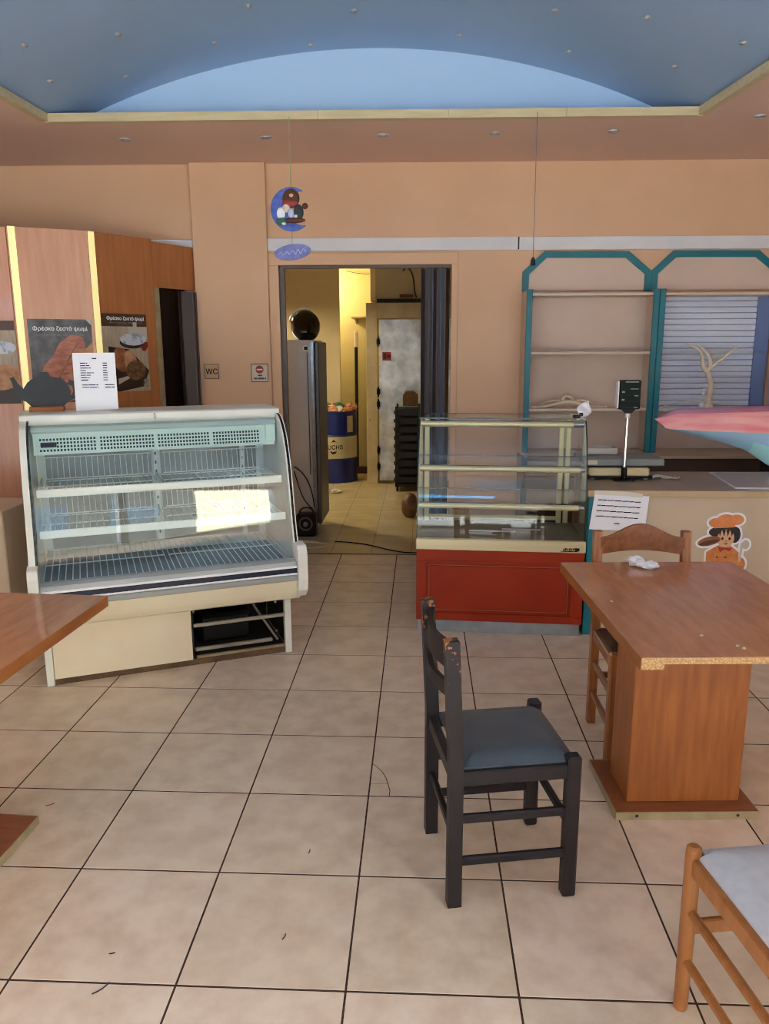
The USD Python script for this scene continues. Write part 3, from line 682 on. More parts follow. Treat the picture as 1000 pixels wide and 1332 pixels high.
part(cc, 'sill', prism(Polygon([(-0.10, 0.532), (-0.144, 0.532), (-0.136, 0.552), (-0.116, 0.564), (-0.088, 0.564), (-0.082, 0.50), (-0.10, 0.49)]), 0.0, 1.234, 'yz'), 'case_steel', smooth=25)
part(cc, 'tub_floor', cbox(0, 1.234, -0.080, 0.585, 0.486, 0.502), 'tub_dark')
part(cc, 'tub', [cbox(0, 1.234, 0.0, 0.60, 0.45, 0.47), cbox(0, 1.234, 0.585, 0.60, 0.47, 0.50), cbox(0, 1.234, 0.585, 0.60, 0.50, 0.56), cbox(0.0, 1.234, -0.082, -0.074, 0.486, 0.556)], 'case_inner')
part(cc, 'front_glass', sheet(prof_glass, 0.004, 1.228, 0.006), 'glass', smooth=40)
lid = part(cc, 'lid', prism(Polygon([(0.265, 1.272), (0.272, 1.318), (0.285, 1.325), (0.62, 1.325), (0.62, 1.272)]), -0.044, 1.262, 'yz'), 'case_white', 'white lid', smooth=20)
part(lid, 'lid_latch', [tube([(0.60, 0.262, 1.292), (0.60, 0.250, 1.298), (0.60, 0.250, 1.310), (0.60, 0.264, 1.314)], 0.004, 6)], 'steel')
part(cc, 'canopy', prism(Polygon([(0.27, 1.272), (0.235, 1.262), (0.225, 1.245), (0.235, 1.232), (0.40, 1.232), (0.40, 1.272)]), 0.004, 1.230, 'yz'), 'case_canopy', smooth=25)
gp0, gp1 = np.array([0.205, 1.140]), np.array([0.225, 1.228])
gpm = prism(Polygon([gp0, gp1, gp1 + (0.012, 0), gp0 + (0.012, -0.004)]), 0.012, 1.17, 'yz')
gr = part(cc, 'grille_panel', gpm, 'case_grille', 'pale teal air grille')
holes = []
for r in range(4):
    for c in range(70):
        if c % 18 == 17: continue
        if c < 5 and r in (1, 2): continue
        zc_ = 1.152 + r * 0.0175; yc = 0.205 + (zc_ - 1.14) / 0.088 * 0.02
        xc = 0.045 + c * 0.0157
        holes.append(cbox(xc - 0.0048, xc + 0.0048, yc - 0.0012, yc + 0.004, zc_ - 0.0055, zc_ + 0.0055))
part(gr, 'grille_hole', holes, 'black', kind='stuff')
part(gr, 'thermometer', cbox(0.045, 0.118, 0.200, 0.215, 1.168, 1.192, 0.002), 'ink_dark')
part(cc, 'grille_side', cbox(1.17, 1.225, 0.215, 0.24, 1.145, 1.24, 0.003), 'case_grille')
part(cc, 'air_duct', [cbox(0.01, 1.22, 0.22, 0.60, 1.228, 1.236), cbox(0.01, 1.22, 0.216, 0.232, 1.13, 1.145)], 'case_inner')
def wire_shelf(z, y0, y1, xs, xe, step, r=0.0026):
    ms = []
    n_ = int((xe - xs) / step)
    for k in range(n_ + 1):
        x = xs + k * (xe - xs) / n_
        ms.append(tube([(x, y0, z), (x, y1, z)], r, 5))
    for y in (y0, (y0 + y1) / 2, y1):
        ms.append(tube([(xs, y, z - 0.004), (xe, y, z - 0.004)], r * 1.3, 5))
    return ms
for z, y0 in ((0.955, 0.085), (0.765, 0.02)):
    part(cc, 'shelf_rail', cbox(0.012, 1.222, y0, y0 + 0.012, z - 0.018, z + 0.022, 0.003), 'wire_white', 'white price rail')
    for xs, xe in ((0.015, 0.60), (0.625, 1.218)):
        part(cc, 'wire_shelf', wire_shelf(z + 0.008, y0 + 0.012, 0.47, xs, xe, 0.031), 'wire_white')
    for x in (0.612, 1.214, 0.018):
        part(cc, 'shelf_bracket', prism([(y0 + 0.012, z - 0.012), (0.56, z - 0.05), (0.56, z + 0.01), (y0 + 0.012, z + 0.006)], x - 0.002, x + 0.002, 'yz'), 'case_inner')
for xs, xe in ((0.015, 0.60), (0.625, 1.218)):
    part(cc, 'wire_shelf', wire_shelf(0.560, -0.068, 0.565, xs, xe, 0.031), 'wire_white')
    # upright wire backs of the top shelf and of the middle one
    for zb in (1.035, 0.845):
        part(cc, 'wire_back', [tube([(x, 0.47, zb - 0.065), (x, 0.50, zb + 0.045)], 0.0022, 5) for x in np.arange(xs + 0.03, xe - 0.02, 0.029)] +
             [tube([(xs + 0.02, 0.47, zb - 0.065), (xe - 0.02, 0.47, zb - 0.065)], 0.003, 5), tube([(xs + 0.02, 0.50, zb + 0.045), (xe - 0.02, 0.50, zb + 0.045)], 0.003, 5)], 'wire_white')
for x in (0.612, 1.10):
    u = part(cc, 'upright', cbox(x - 0.014, x + 0.014, 0.545, 0.56, 0.56, 1.22, 0.002), 'case_inner')
    part(u, 'upright_slot', [cbox(x - 0.004, x + 0.004, 0.542, 0.546, z - 0.008, z + 0.008) for z in np.arange(0.62, 1.2, 0.05)], 'ink_dark', kind='stuff')
part(cc, 'rear_frame', [cbox(0.0, 1.234, 0.585, 0.605, 1.18, 1.24), cbox(0, 0.04, 0.585, 0.605, 0.55, 1.2), cbox(1.19, 1.234, 0.585, 0.605, 0.55, 1.2), cbox(0.59, 0.64, 0.585, 0.605, 0.55, 1.2)], 'case_inner')
part(cc, 'rear_door', cbox(0.04, 0.59, 0.592, 0.597, 0.56, 1.18), 'rear_glass')
part(cc, 'rear_door', cbox(0.64, 1.19, 0.592, 0.597, 0.56, 1.18), 'rear_glass')
# what stands on the case
def on_case(s, n_, z=1.325):
    a = math.radians(CROT); return (CP[0] + s * math.cos(a) - n_ * math.sin(a), CP[1] + s * math.sin(a) + n_ * math.cos(a), z)
tp = thing('teapot_board', 'black teapot-shaped chalkboard on a wooden foot on the white case', 'sign', on_case(0.08, 0.50), CROT - 8)
pot = Polygon([(-0.07, 0.02), (0.075, 0.02), (0.112, 0.055), (0.122, 0.10), (0.108, 0.145), (0.080, 0.170), (0.025, 0.178), (0.022, 0.197), (0.012, 0.203), (-0.012, 0.203), (-0.022, 0.196), (-0.025, 0.178),
               (-0.055, 0.172), (-0.085, 0.150), (-0.108, 0.117), (-0.135, 0.150), (-0.148, 0.180), (-0.168, 0.174), (-0.160, 0.152), (-0.150, 0.090), (-0.125, 0.062), (-0.10, 0.052)])
handle = Polygon([(0.110, 0.055), (0.150, 0.070), (0.158, 0.110), (0.150, 0.150), (0.118, 0.160), (0.112, 0.140), (0.132, 0.132), (0.137, 0.105), (0.130, 0.085), (0.116, 0.080)])
part(tp, 'board', prism(pot.union(handle.buffer(0.001)), -0.004, 0.004, 'xz'), 'board_black')
part(tp, 'foot', cbox(-0.085, 0.085, -0.03, 0.03, 0, 0.026, 0.003), 'orange_wood', 'light wooden foot')
ms_ = thing('menu_sheet', 'white printed price list standing upright on the white case', 'menu', on_case(0.325, 0.44), CROT - 8, rx=-7)
part(ms_, 'sheet', prism([(-0.106, 0), (0.106, 0.006), (0.104, 0.302), (-0.108, 0.302)], -0.001, 0.001, 'xz'), 'paper')
prints = words(-0.012, 0.014, 0.272, 0.006, -0.0012, 1)
for k in range(8):
    z = 0.248 - k * 0.0125
    prints += words(-0.072, -0.072 + [0.036, 0.045, 0.052, 0.026, 0.066, 0.05, 0.046, 0.036][k], z, 0.0045, -0.0012, 3 + k, gap=0.003) + words(0.040, 0.062, z, 0.0045, -0.0012, 40 + k)
for k in range(2):
    z = 0.135 - k * 0.0125
    prints += words(-0.068, 0.012, z, 0.0045, -0.0012, 60 + k, gap=0.003) + words(0.046, 0.094, z, 0.0045, -0.0012, 70 + k, gap=0.003)
part(ms_, 'print', prints, 'ink', kind='stuff')

# ---- red and gold glass display case
RP, RROT, RL = (0.167, 3.093, 0), -3.894, 0.957
rc = thing('glass_display_case', 'red-based display case with curved glass and gold edged shelves', 'display case', RP, RROT)
part(rc, 'plinth', cbox(0.005, 0.947, 0.004, 0.50, 0.0, 0.072, 0.002), 'kick_steel', 'grey metal kick plate')
part(rc, 'cabinet', [cbox(0.0, RL, 0.012, 0.54, 0.07, 0.50)], 'red_paint')
part(rc, 'door_frame', [cbox(0, RL, 0.0, 0.014, 0.07, 0.112, 0.002), cbox(0, RL, 0, 0.014, 0.43, 0.50, 0.002), cbox(0, 0.05, 0, 0.014, 0.112, 0.43, 0.002), cbox(0.895, RL, 0, 0.014, 0.112, 0.43, 0.002)], 'red_paint')
mo = Polygon([(0.05, 0.112), (0.895, 0.112), (0.895, 0.43), (0.05, 0.43)])
part(rc, 'moulding', prism(mo.buffer(0.006, join_style=2).difference(mo.buffer(-0.006, join_style=2)), -0.006, 0.012, 'xz'), 'red_paint')
part(rc, 'moulding', prism(mo.buffer(-0.022, join_style=2).difference(mo.buffer(-0.026, join_style=2)), 0.008, 0.013, 'xz'), 'red_line', 'worn pale line round the red panel')
dpn = part(rc, 'door_panel', cbox(0.078, 0.867, 0.004, 0.013, 0.14, 0.402, 0.004), 'red_paint')
gb = part(rc, 'gold_band', cbox(-0.004, RL + 0.004, -0.008, 0.03, 0.500, 0.565, 0.004), 'gold_anod', 'gold front band')
mk = [cbox(0.835 + 0.011 * k, 0.835 + 0.011 * k + 0.007, -0.0095, -0.008, 0.512 + 0.002 * (k % 3), 0.527 + 0.003 * (k % 2)) for k in range(8)] + [cbox(0.822, 0.915, -0.0095, -0.008, 0.508, 0.512), cbox(0.90, 0.925, -0.0095, -0.008, 0.512, 0.530)]
part(gb, 'maker_badge', mk, 'black', 'small black lettering badge')
part(rc, 'deck', cbox(0.004, RL - 0.004, 0.03, 0.53, 0.50, 0.56, 0.002), 'deck_grey')
rprof = spline([(0.004, 0.565), (0.018, 0.76), (0.060, 0.97), (0.125, 1.13), (0.20, 1.232)], 24)
part(rc, 'front_glass', sheet(rprof, 0.006, RL - 0.006, -0.005), 'glass_clear', smooth=40)
sidep = Polygon(np.vstack([rprof, [(0.53, 1.236), (0.53, 0.565)]]))
for xa in (0.0, RL - 0.006):
    part(rc, 'side_glass', prism(sidep, xa, xa + 0.006, 'yz'), 'glass_clear')
    part(rc, 'glass_edge', sheet(rprof + np.array([-0.003, 0.002]), xa - 0.0005, xa + 0.0065, 0.006), 'glass_edge')
    part(rc, 'glass_edge', cbox(xa, xa + 0.006, 0.20, 0.53, 1.233, 1.240), 'glass_edge')
part(rc, 'top_glass', cbox(0.0, RL, 0.195, 0.53, 1.236, 1.244), 'glass_clear')
part(rc, 'glass_edge', cbox(0.0, 0.90, 0.525, 0.531, 1.236, 1.245), 'glass_edge')
part(rc, 'glass_edge', cbox(0.0, 0.90, 0.190, 0.195, 1.237, 1.245), 'glass_edge')
def gold_bar(y, z, x1):
    return cat([tube([(0.012, y, z), (x1, y, z)], 0.017, 14)])
for y, z, xe, zs_ in ((0.195, 1.208, 0.885, None), (0.085, 0.963, 0.92, 0.975), (0.045, 0.752, 0.915, 0.765)):
    part(rc, 'gold_bar', gold_bar(y, z, xe), 'gold_anod', smooth=30)
    part(rc, 'bar_end', tube([(xe, y, z), (RL - 0.012, y, z)], 0.015, 12), 'steel', smooth=30)
    part(rc, 'bar_groove', cbox(0.014, xe, y - 0.004, y + 0.008, z + 0.0145, z + 0.020), 'fridge_edge')
    if zs_:
        part(rc, 'glass_shelf', cbox(0.008, RL - 0.008, y + 0.004, 0.50, zs_ + 0.004, zs_ + 0.012), 'glass_clear')
        part(rc, 'shelf_edge', cbox(0.008, RL - 0.008, 0.497, 0.501, zs_ + 0.004, zs_ + 0.012), 'glass_edge')
part(rc, 'corner_post', cbox(0.012, 0.042, 0.50, 0.53, 0.56, 1.236, 0.003), 'gold_pale')
part(rc, 'corner_post', cbox(0.842, 0.872, 0.50, 0.53, 0.56, 1.236, 0.003), 'gold_pale')
part(rc, 'corner_post', cbox(0.885, 0.915, 0.505, 0.53, 0.56, 1.236, 0.003), 'gold_pale')
part(rc, 'rear_rail', cbox(0.042, 0.842, 0.515, 0.525, 0.575, 0.60, 0.002), 'gold_pale')
def on_red(s, y, z):
    a = math.radians(RROT); return (RP[0] + s * math.cos(a) - y * math.sin(a), RP[1] + s * math.sin(a) + y * math.cos(a), z)
pc = thing('reflected_strips', 'white strips on the deck of the red case standing for a reflection', 'paper', on_red(0.42, 0.22, 0.561), RROT)  # a reflection in the case glass, built as flat white strips
part(pc, 'strip', cbox(-0.12, 0.02, -0.05, -0.02, 0, 0.002), 'paper'); part(pc, 'strip', cbox(-0.12, 0.16, 0.0, 0.03, 0, 0.002), 'paper'); part(pc, 'strip', cbox(0.08, 0.31, 0.06, 0.09, 0, 0.002), 'paper')
tg = thing('price_tag', 'crumpled white card clipped to the top corner of the red case', 'card', on_red(0.915, 0.24, 1.245), RROT + 20)
tgm = trimesh.creation.box(extents=(0.085, 0.003, 0.075)).subdivide().subdivide().subdivide(); v = tgm.vertices.copy()
v[:, 1] += 0.012 * np.sin(v[:, 0] * 60 + v[:, 2] * 35) + 0.006 * np.sin(v[:, 2] * 90); tgm.vertices = v
tgm.apply_transform(trimesh.transformations.rotation_matrix(-0.45, [0, 1, 0])); tgm.apply_translation([0.035, 0, 0.045])
part(tg, 'card', tgm, 'paper'); part(tg, 'clip', [cbox(-0.03, 0.01, -0.012, 0.012, 0.0, 0.016, 0.003), cbox(0.0, 0.02, -0.02, -0.012, 0.01, 0.03)], 'ink_dark')

# ---- counter
ct = thing('shop_counter', 'beige panelled shop counter with brown top and teal end post', 'counter', (1.13, 3.06, 0), -0.6)
part(ct, 'worktop', prism([(0.004, 0.012), (2.35, 0.012), (2.35, 0.70), (0.056, 0.70)], 0.822, 0.857), 'counter_top', 'brown laminate top')
part(ct, 'front_lip', cbox(0.0, 2.35, -0.002, 0.012, 0.820, 0.857, 0.002), 'counter_lip')
part(ct, 'front_panel', cbox(0.066, 2.35, 0.012, 0.03, 0.03, 0.820), 'counter_front')
part(ct, 'plinth', cbox(0.066, 2.35, 0.03, 0.05, 0.0, 0.06), 'cab_brown')
part(ct, 'end_post', cbox(0.006, 0.064, 0.0, 0.055, 0, 0.820, 0.003), 'teal', 'teal end post')
part(ct, 'end_panel', cbox(0.050, 0.064, 0.055, 0.69, 0, 0.820), 'counter_front')
nt = thing('notice', 'white four-line printed notice taped to the counter front', 'notice', (1.155, 3.052, 0.637), -0.6)
ntp = Polygon([(-0.012, -0.002), (0.298, -0.012), (0.312, 0.190), (0.010, 0.206)])
part(nt, 'sheet', prism(ntp, -0.0015, 0, 'xz'), 'paper')
pr = []
for k in range(4):
    pr += words(0.030 - 0.003 * k, 0.270 - 0.004 * k, 0.168 - 0.031 * k, 0.005, -0.0016, 90 + k, tilt=-0.058, gap=0.0025)
pr += words(0.125, 0.160, 0.032, 0.006, -0.0016, 99)
part(nt, 'print', pr, 'ink_dark', kind='stuff')
part(nt, 'tape', prism([(0.008, 0.200), (0.275, 0.185), (0.275, 0.203), (0.20, 0.215), (0.008, 0.222)], -0.0028, -0.0015, 'xz'), 'tape')
st = thing('chef_sticker', 'die-cut cartoon baker boy sticker on the counter front', 'sticker', (1.905, 3.062, 0.40), -0.6)
def ell(cx, cz, a, b, rot=0): return affinity.rotate(affinity.scale(Point(0, 0).buffer(1, 24), a, b), rot, origin=(0, 0)).__class__(np.array(affinity.rotate(affinity.scale(Point(0, 0).buffer(1, 24), a, b), rot, origin=(0, 0)).exterior.coords) + (cx, cz))
hat = ell(0.0, 0.282, 0.095, 0.026, 8).union(ell(-0.05, 0.275, 0.045, 0.028)).union(ell(0.055, 0.293, 0.042, 0.030)).union(ell(0.0, 0.296, 0.05, 0.028))
band = Polygon([(-0.07, 0.262), (0.05, 0.268), (0.052, 0.25), (-0.065, 0.243)])
hairp = ell(-0.005, 0.225, 0.085, 0.036, 4).union(ell(0.055, 0.205, 0.030, 0.045))
face = ell(0.005, 0.185, 0.047, 0.052)
body = Polygon([(-0.085, 0.0), (0.075, 0.0), (0.075, 0.10), (0.03, 0.135), (-0.03, 0.135), (-0.085, 0.10)]).buffer(0.01)
loaf = ell(-0.085, 0.168, 0.064, 0.026, 14)
tool = Polygon([(0.085, 0.05), (0.098, 0.05), (0.104, 0.16), (0.092, 0.16)]).union(ell(0.118, 0.15, 0.020, 0.026))
bowl = ell(0.085, 0.035, 0.040, 0.045)
allp = hat.union(band).union(hairp).union(face).union(body).union(loaf).union(tool).union(bowl)
part(st, 'backing', flat(allp.buffer(0.012), 0.0, 0.0015), 'paper')
lay = [('jacket', body, 'jacket'), ('hair', hairp.difference(ell(0.005, 0.178, 0.042, 0.05)), 'hair'), ('face', face, 'skin'), ('chef_hat', hat.union(band), 'hat_orange'), ('bread_loaf', loaf, 'bread_crust'), ('bowl', bowl, 'jacket'), ('utensil', tool, 'cloth')]
for k, (nme, pl, m_) in enumerate(lay): part(st, nme, flat(pl, -0.0015 - 0.0002 * k, 0.0008), m_)
part(st, 'fringe', [flat(Polygon([(x - 0.010, 0.236), (x + 0.010, 0.236), (x + 0.002, 0.196)]), -0.0032, 0.0006) for x in (-0.03, -0.008, 0.014, 0.036)], 'hair')
part(st, 'eye', flat(ell(-0.013, 0.184, 0.006, 0.009), -0.0034, 0.0006), 'hair'); part(st, 'eye', flat(ell(0.026, 0.184, 0.006, 0.009), -0.0034, 0.0006), 'hair')
part(st, 'nose', flat(ell(0.008, 0.170, 0.006, 0.005), -0.0034, 0.0006), 'bread_pink'); part(st, 'mouth', flat(Polygon([(-0.006, 0.158), (0.022, 0.158), (0.008, 0.148)]), -0.0034, 0.0006), 'red')
part(st, 'neckerchief', flat(Polygon([(-0.035, 0.135), (0.045, 0.13), (0.03, 0.11), (0.004, 0.122), (-0.02, 0.105)]), -0.0034, 0.0006), 'red')
for q in ((-0.035, 0.075), (0.012, 0.075), (-0.037, 0.045), (0.010, 0.045)): part(st, 'button', flat(ell(*q, 0.006, 0.006), -0.0032, 0.0006), 'brown')
part(st, 'loaf_shadow', flat(ell(-0.085, 0.160, 0.058, 0.012, 14), -0.0034, 0.0005), 'brown')

# ---- shop scale and things on the counter
CT = 0.857
sl = thing('shop_scale', 'cream and black shop scale with a pole display on the counter', 'scale', (1.40, 3.44, CT))
part(sl, 'body', cbox(-0.19, 0.17, -0.02, 0.26, 0.022, 0.072, 0.008), 'scale_cream')
part(sl, 'underframe', cbox(-0.21, 0.19, -0.015, 0.26, 0.008, 0.022), 'black')
for dx in (-0.17, 0.15):
    for dy in (0.0, 0.23): part(sl, 'foot', cyl((dx, dy, 0), (dx, dy, 0.01), 0.018, 12), 'scale_grey')
part(sl, 'platter_support', cbox(-0.20, 0.19, 0.0, 0.26, 0.072, 0.084), 'black')
plt_ = part(sl, 'platter', cbox(-0.235, 0.255, -0.02, 0.28, 0.084, 0.128, 0.006), 'scale_grey', 'grey weighing platter')
part(plt_, 'rating_label', cbox(-0.215, -0.145, -0.0215, -0.02, 0.093, 0.120), 'litter_white')
part(sl, 'pole_base', [cbox(-0.05, 0.07, -0.075, -0.02, 0.0, 0.008, 0.003), cyl((0.01, -0.045, 0.008), (0.01, -0.045, 0.082), 0.017, 16)], 'black')
part(sl, 'pole', cyl((0.01, -0.045, 0.08), (0.01, -0.045, 0.40), 0.010, 16), 'chrome', smooth=30)
part(sl, 'collar', cyl((0.01, -0.045, 0.375), (0.01, -0.045, 0.408), 0.015, 16), 'rail_white', smooth=30)
part(sl, 'display_neck', prism([(-0.03, 0.43), (0.05, 0.43), (0.025, 0.405), (-0.005, 0.405)], -0.07, -0.03, 'xz'), 'black')
dh = part(sl, 'display_head', cbox(-0.052, 0.072, -0.075, -0.025, 0.428, 0.598, 0.006), 'black')
part(dh, 'display_side', cbox(-0.062, -0.052, -0.07, -0.02, 0.435, 0.595, 0.003), 'rail_white')
for k in range(4): part(dh, 'readout', cbox(-0.04, 0.062, -0.077, -0.074, 0.445 + k * 0.037, 0.472 + k * 0.037), 'lcd')
part(dh, 'readout_mark', [cbox(-0.02, 0.055, -0.0785, -0.077, 0.585, 0.592), cbox(0.01, 0.056, -0.0785, -0.077, 0.545, 0.550), cbox(0.035, 0.056, -0.0785, -0.077, 0.505, 0.512), cbox(-0.038, -0.022, -0.0785, -0.077, 0.525, 0.535), cbox(-0.038, -0.022, -0.0785, -0.077, 0.48, 0.49), cbox(0.035, 0.056, -0.0785, -0.077, 0.437, 0.443)], 'lcd_mark')
wt = thing('white_tray', 'shallow white tray standing behind the scale', 'tray', (1.30, 3.77 - 0.13, CT + 0.129))
part(wt, 'base', cbox(-0.11, 0.11, -0.07, 0.07, 0, 0.006), 'white_tray')
part(wt, 'rim', [cbox(-0.11, 0.11, -0.07, -0.064, 0, 0.045, 0.002), cbox(-0.11, 0.11, 0.064, 0.07, 0, 0.045, 0.002), cbox(-0.11, -0.104, -0.07, 0.07, 0, 0.045, 0.002), cbox(0.104, 0.11, -0.07, 0.07, 0, 0.045, 0.002)], 'white_tray')
tw = []
for k in range(5):
    a = k * 1.3; tw.append(tube(spline([(1.60, 3.47, CT + .004), (1.66 + .02 * math.sin(a), 3.50 + .03 * math.cos(a), CT + .012), (1.72, 3.46 + .02 * k / 4, CT + .006), (1.78 - .03 * k, 3.52 - .01 * k, CT + .004)], 14), 0.004, 5))
single('tangled_ties', tw, 'litter_white', 'tangle of white plastic ties on the counter beside the scale', 'ties')
cbp = [(1.965, 3.13), (2.42, 3.11), (2.44, 3.70), (2.02, 3.685)]
cbd = thing('cutting_board', 'flat grey board with pale edge lying on the counter', 'board', (2.3, 3.4, CT))
pb = Polygon(np.array(cbp) - (2.3, 3.4))
part(cbd, 'board', prism(pb.buffer(-0.006), 0, 0.008), 'board_grey'); part(cbd, 'edge', prism(pb.difference(pb.buffer(-0.006)), 0, 0.0085), 'rail_white')

# ---- the two teal-framed shelf units on the back wall
def shelf_unit(x0, x1, label, full):
    u = thing('shelf_unit', label, 'shelf unit', WO, WROT)
    a, b = wx(x0), wx(x1); w = b - a; t = 0.046; D = 0.262
    out = Polygon([(a, 2.055), (a, 2.20), (a + 0.155, 2.345), (b - 0.175, 2.342), (b, 2.20), (b, 2.055)])
    inn = Polygon([(a + t, 2.0), (a + t, 2.18), (a + 0.175, 2.345 - t), (b - 0.195, 2.342 - t), (b - t, 2.18), (b - t, 2.0)])
    ring = out.difference(inn)
    part(u, 'arch_frame', prism(ring, -0.030, -0.001, 'xz'), 'teal', 'teal octagonal arch frame')
    part(u, 'headboard', prism(out.buffer(-0.01), -0.012, -0.001, 'xz'), 'shelf_back')
    if full:
        part(u, 'back_panel', cbox(a + 0.01, b - 0.002, -0.012, -0.001, 0.87, 2.055), 'shelf_back')
    else:
        part(u, 'back_panel', cbox(a + 0.01, b - 0.002, -0.012, -0.001, 0.87, 1.17), 'shelf_back')
    part(u, 'side_panel', cbox(a, a + 0.018, -D + 0.02, -0.012, 0.87, 2.05), 'shelf_back')
    part(u, 'side_panel', cbox(b - 0.018, b, -D + 0.02, -0.012, 0.87, 2.05), 'shelf_back')
    part(u, 'front_post', cbox(a, a + 0.042, -D, -D + 0.02, 0.867, 2.055, 0.002), 'teal', 'teal front post')
    part(u, 'front_post', cbox(b - 0.042, b - 0.001, -D, -D + 0.02, 0.867, 2.055, 0.002), 'teal', 'teal front post')
    for k, z in enumerate((2.030, 1.612, 1.195)):
        m_ = 'shelf_board' if full or k == 0 else ('glass_clear' if k == 1 else 'rail_white')
        part(u, 'shelf_board', cbox(a + 0.018, b - 0.018, -D + 0.022, -0.012, z - 0.018, z, 0.001), m_)
    return u
shelf_unit(0.945, 1.902, 'left teal-framed shelf unit with bare beige shelves, behind the scale', True)
shelf_unit(1.904, 2.862, 'right teal-framed shelf unit in front of the slats of a reflected shutter', False)
cb = thing('base_cabinet', 'dark brown base cabinet under the teal shelf units', 'cabinet', WO, WROT)
part(cb, 'carcass', cbox(wx(0.95), wx(2.66), -0.42, -0.002, 0.0, 0.845), 'cab_brown')
part(cb, 'carcass', cbox(wx(2.665), wx(3.4), -0.40, -0.002, 0.0, 0.845), 'dark_wood')
part(cb, 'worktop', cbox(wx(0.94), wx(3.4), -0.44, -0.002, 0.845, 0.866, 0.002), 'counter_front')
# plaster swag on the left unit's lowest shelf
pz = thing('plaster_ornament', 'carved plaster swag lying on the left unit lowest shelf', 'ornament', (1.30, 4.66, 1.195), WROT)
part(pz, 'swag', tube(spline([(-0.28, 0, 0.008), (-0.18, 0, 0.014), (-0.08, 0, 0.035), (0.0, 0, 0.045), (0.09, 0, 0.03), (0.18, 0, 0.014), (0.29, 0, 0.008)], 40), np.interp(np.linspace(0, 1, 40), [0, .5, 1], [0.008, 0.020, 0.008]), 10), 'plaster', smooth=True)
part(pz, 'rosette', tube([(0.035 * math.cos(a) - 0.01, 0, 0.062 + 0.030 * math.sin(a)) for a in np.linspace(0, 2 * math.pi, 28)], 0.012, 8), 'plaster', smooth=True)
part(pz, 'leaf', [tube(spline([(0.0, 0.01, 0.03), (s * 0.12, 0.02, 0.055), (s * 0.20, 0.02, 0.028)], 14), np.interp(np.linspace(0, 1, 14), [0, .5, 1], [0.004, 0.013, 0.003]), 8) for s in (-1, 1)], 'plaster', smooth=True)
# bare branch
tr = thing('bare_branch', 'bare pale branch standing like a small tree on the right unit shelf', 'branch', (2.33, 4.665, 1.195))
def limb(pts, r0, r1, n=16): return tube(spline(pts, n), np.linspace(r0, r1, n), 8)
tk = part(tr, 'trunk', limb([(0.0, 0, 0.0), (0.005, 0, 0.08), (0.012, 0, 0.18), (-0.012, 0, 0.24), (-0.02, 0, 0.30)], 0.025, 0.017), 'bark', smooth=True)
part(tk, 'bough', limb([(-0.02, 0, 0.27), (-0.06, 0, 0.33), (-0.075, 0, 0.40), (-0.12, -0.01, 0.44), (-0.19, 0, 0.475)], 0.019, 0.006), 'bark', smooth=True)
part(tk, 'bough', limb([(-0.015, 0, 0.28), (-0.005, 0.01, 0.35), (-0.04, 0.01, 0.41), (-0.11, 0.02, 0.475)], 0.017, 0.006), 'bark', smooth=True)
part(tk, 'bough', limb([(-0.02, 0, 0.28), (0.05, 0, 0.335), (0.11, -0.02, 0.395), (0.18, 0, 0.445)], 0.015, 0.006), 'bark', smooth=True)
part(tk, 'bough', limb([(0.0, 0, 0.385), (0.06, 0.01, 0.375), (0.11, 0.02, 0.39), (0.15, 0.02, 0.42)], 0.010, 0.005), 'bark', smooth=True)
part(tr, 'foot', limb([(0.0, 0, 0.0), (0.0, 0, 0.035)], 0.05, 0.034, 4), 'bark', smooth=30)
for (x, z, r) in ((-0.055, 0.022, 0.022), (-0.04, 0.11, 0.016), (-0.035, 0.135, 0.012)):
    bm = trimesh.creation.icosphere(2, r); bm.apply_translation([x, -0.03 if z < 0.1 else 0.0, z]); part(tr, 'white_bobble', bm, 'paper', smooth=True)
wire('white_wire', [(1.965, 4.60, 1.200), (2.05, 4.60, 1.235), (2.18, 4.62, 1.255), (2.30, 4.63, 1.250)], 0.005, 'rail_white', 'white wire arching to the bare branch on the shelf', 'wire')
# pink and blue reflection, built solid as a boat-shaped hull
bt = thing('hull_reflection', 'pink and light blue reflection built as a boat-shaped hull behind the grey board', 'boat', (1.64, 3.62, CT))
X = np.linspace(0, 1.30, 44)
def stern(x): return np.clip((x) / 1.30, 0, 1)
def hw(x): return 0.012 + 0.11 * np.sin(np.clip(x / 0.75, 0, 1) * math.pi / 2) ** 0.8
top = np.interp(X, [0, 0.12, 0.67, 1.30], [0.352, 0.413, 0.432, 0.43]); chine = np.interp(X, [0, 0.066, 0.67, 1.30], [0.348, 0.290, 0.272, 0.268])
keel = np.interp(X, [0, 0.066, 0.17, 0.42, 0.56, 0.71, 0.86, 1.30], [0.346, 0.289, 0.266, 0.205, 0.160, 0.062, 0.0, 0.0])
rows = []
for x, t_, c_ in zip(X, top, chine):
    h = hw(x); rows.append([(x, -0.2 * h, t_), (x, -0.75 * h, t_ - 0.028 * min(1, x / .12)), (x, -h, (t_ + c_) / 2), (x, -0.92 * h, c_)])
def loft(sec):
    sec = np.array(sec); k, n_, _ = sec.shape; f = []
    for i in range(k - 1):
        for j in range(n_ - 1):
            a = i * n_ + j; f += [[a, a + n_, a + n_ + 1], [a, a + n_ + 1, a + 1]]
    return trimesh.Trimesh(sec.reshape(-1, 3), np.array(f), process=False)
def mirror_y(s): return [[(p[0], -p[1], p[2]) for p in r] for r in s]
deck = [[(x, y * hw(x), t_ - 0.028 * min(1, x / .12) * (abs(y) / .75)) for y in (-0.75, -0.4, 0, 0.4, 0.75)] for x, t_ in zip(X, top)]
part(bt, 'deck', loft(deck), 'reflection_deck', smooth=40)
strake = [[r[1], r[2], r[3]] for r in rows]
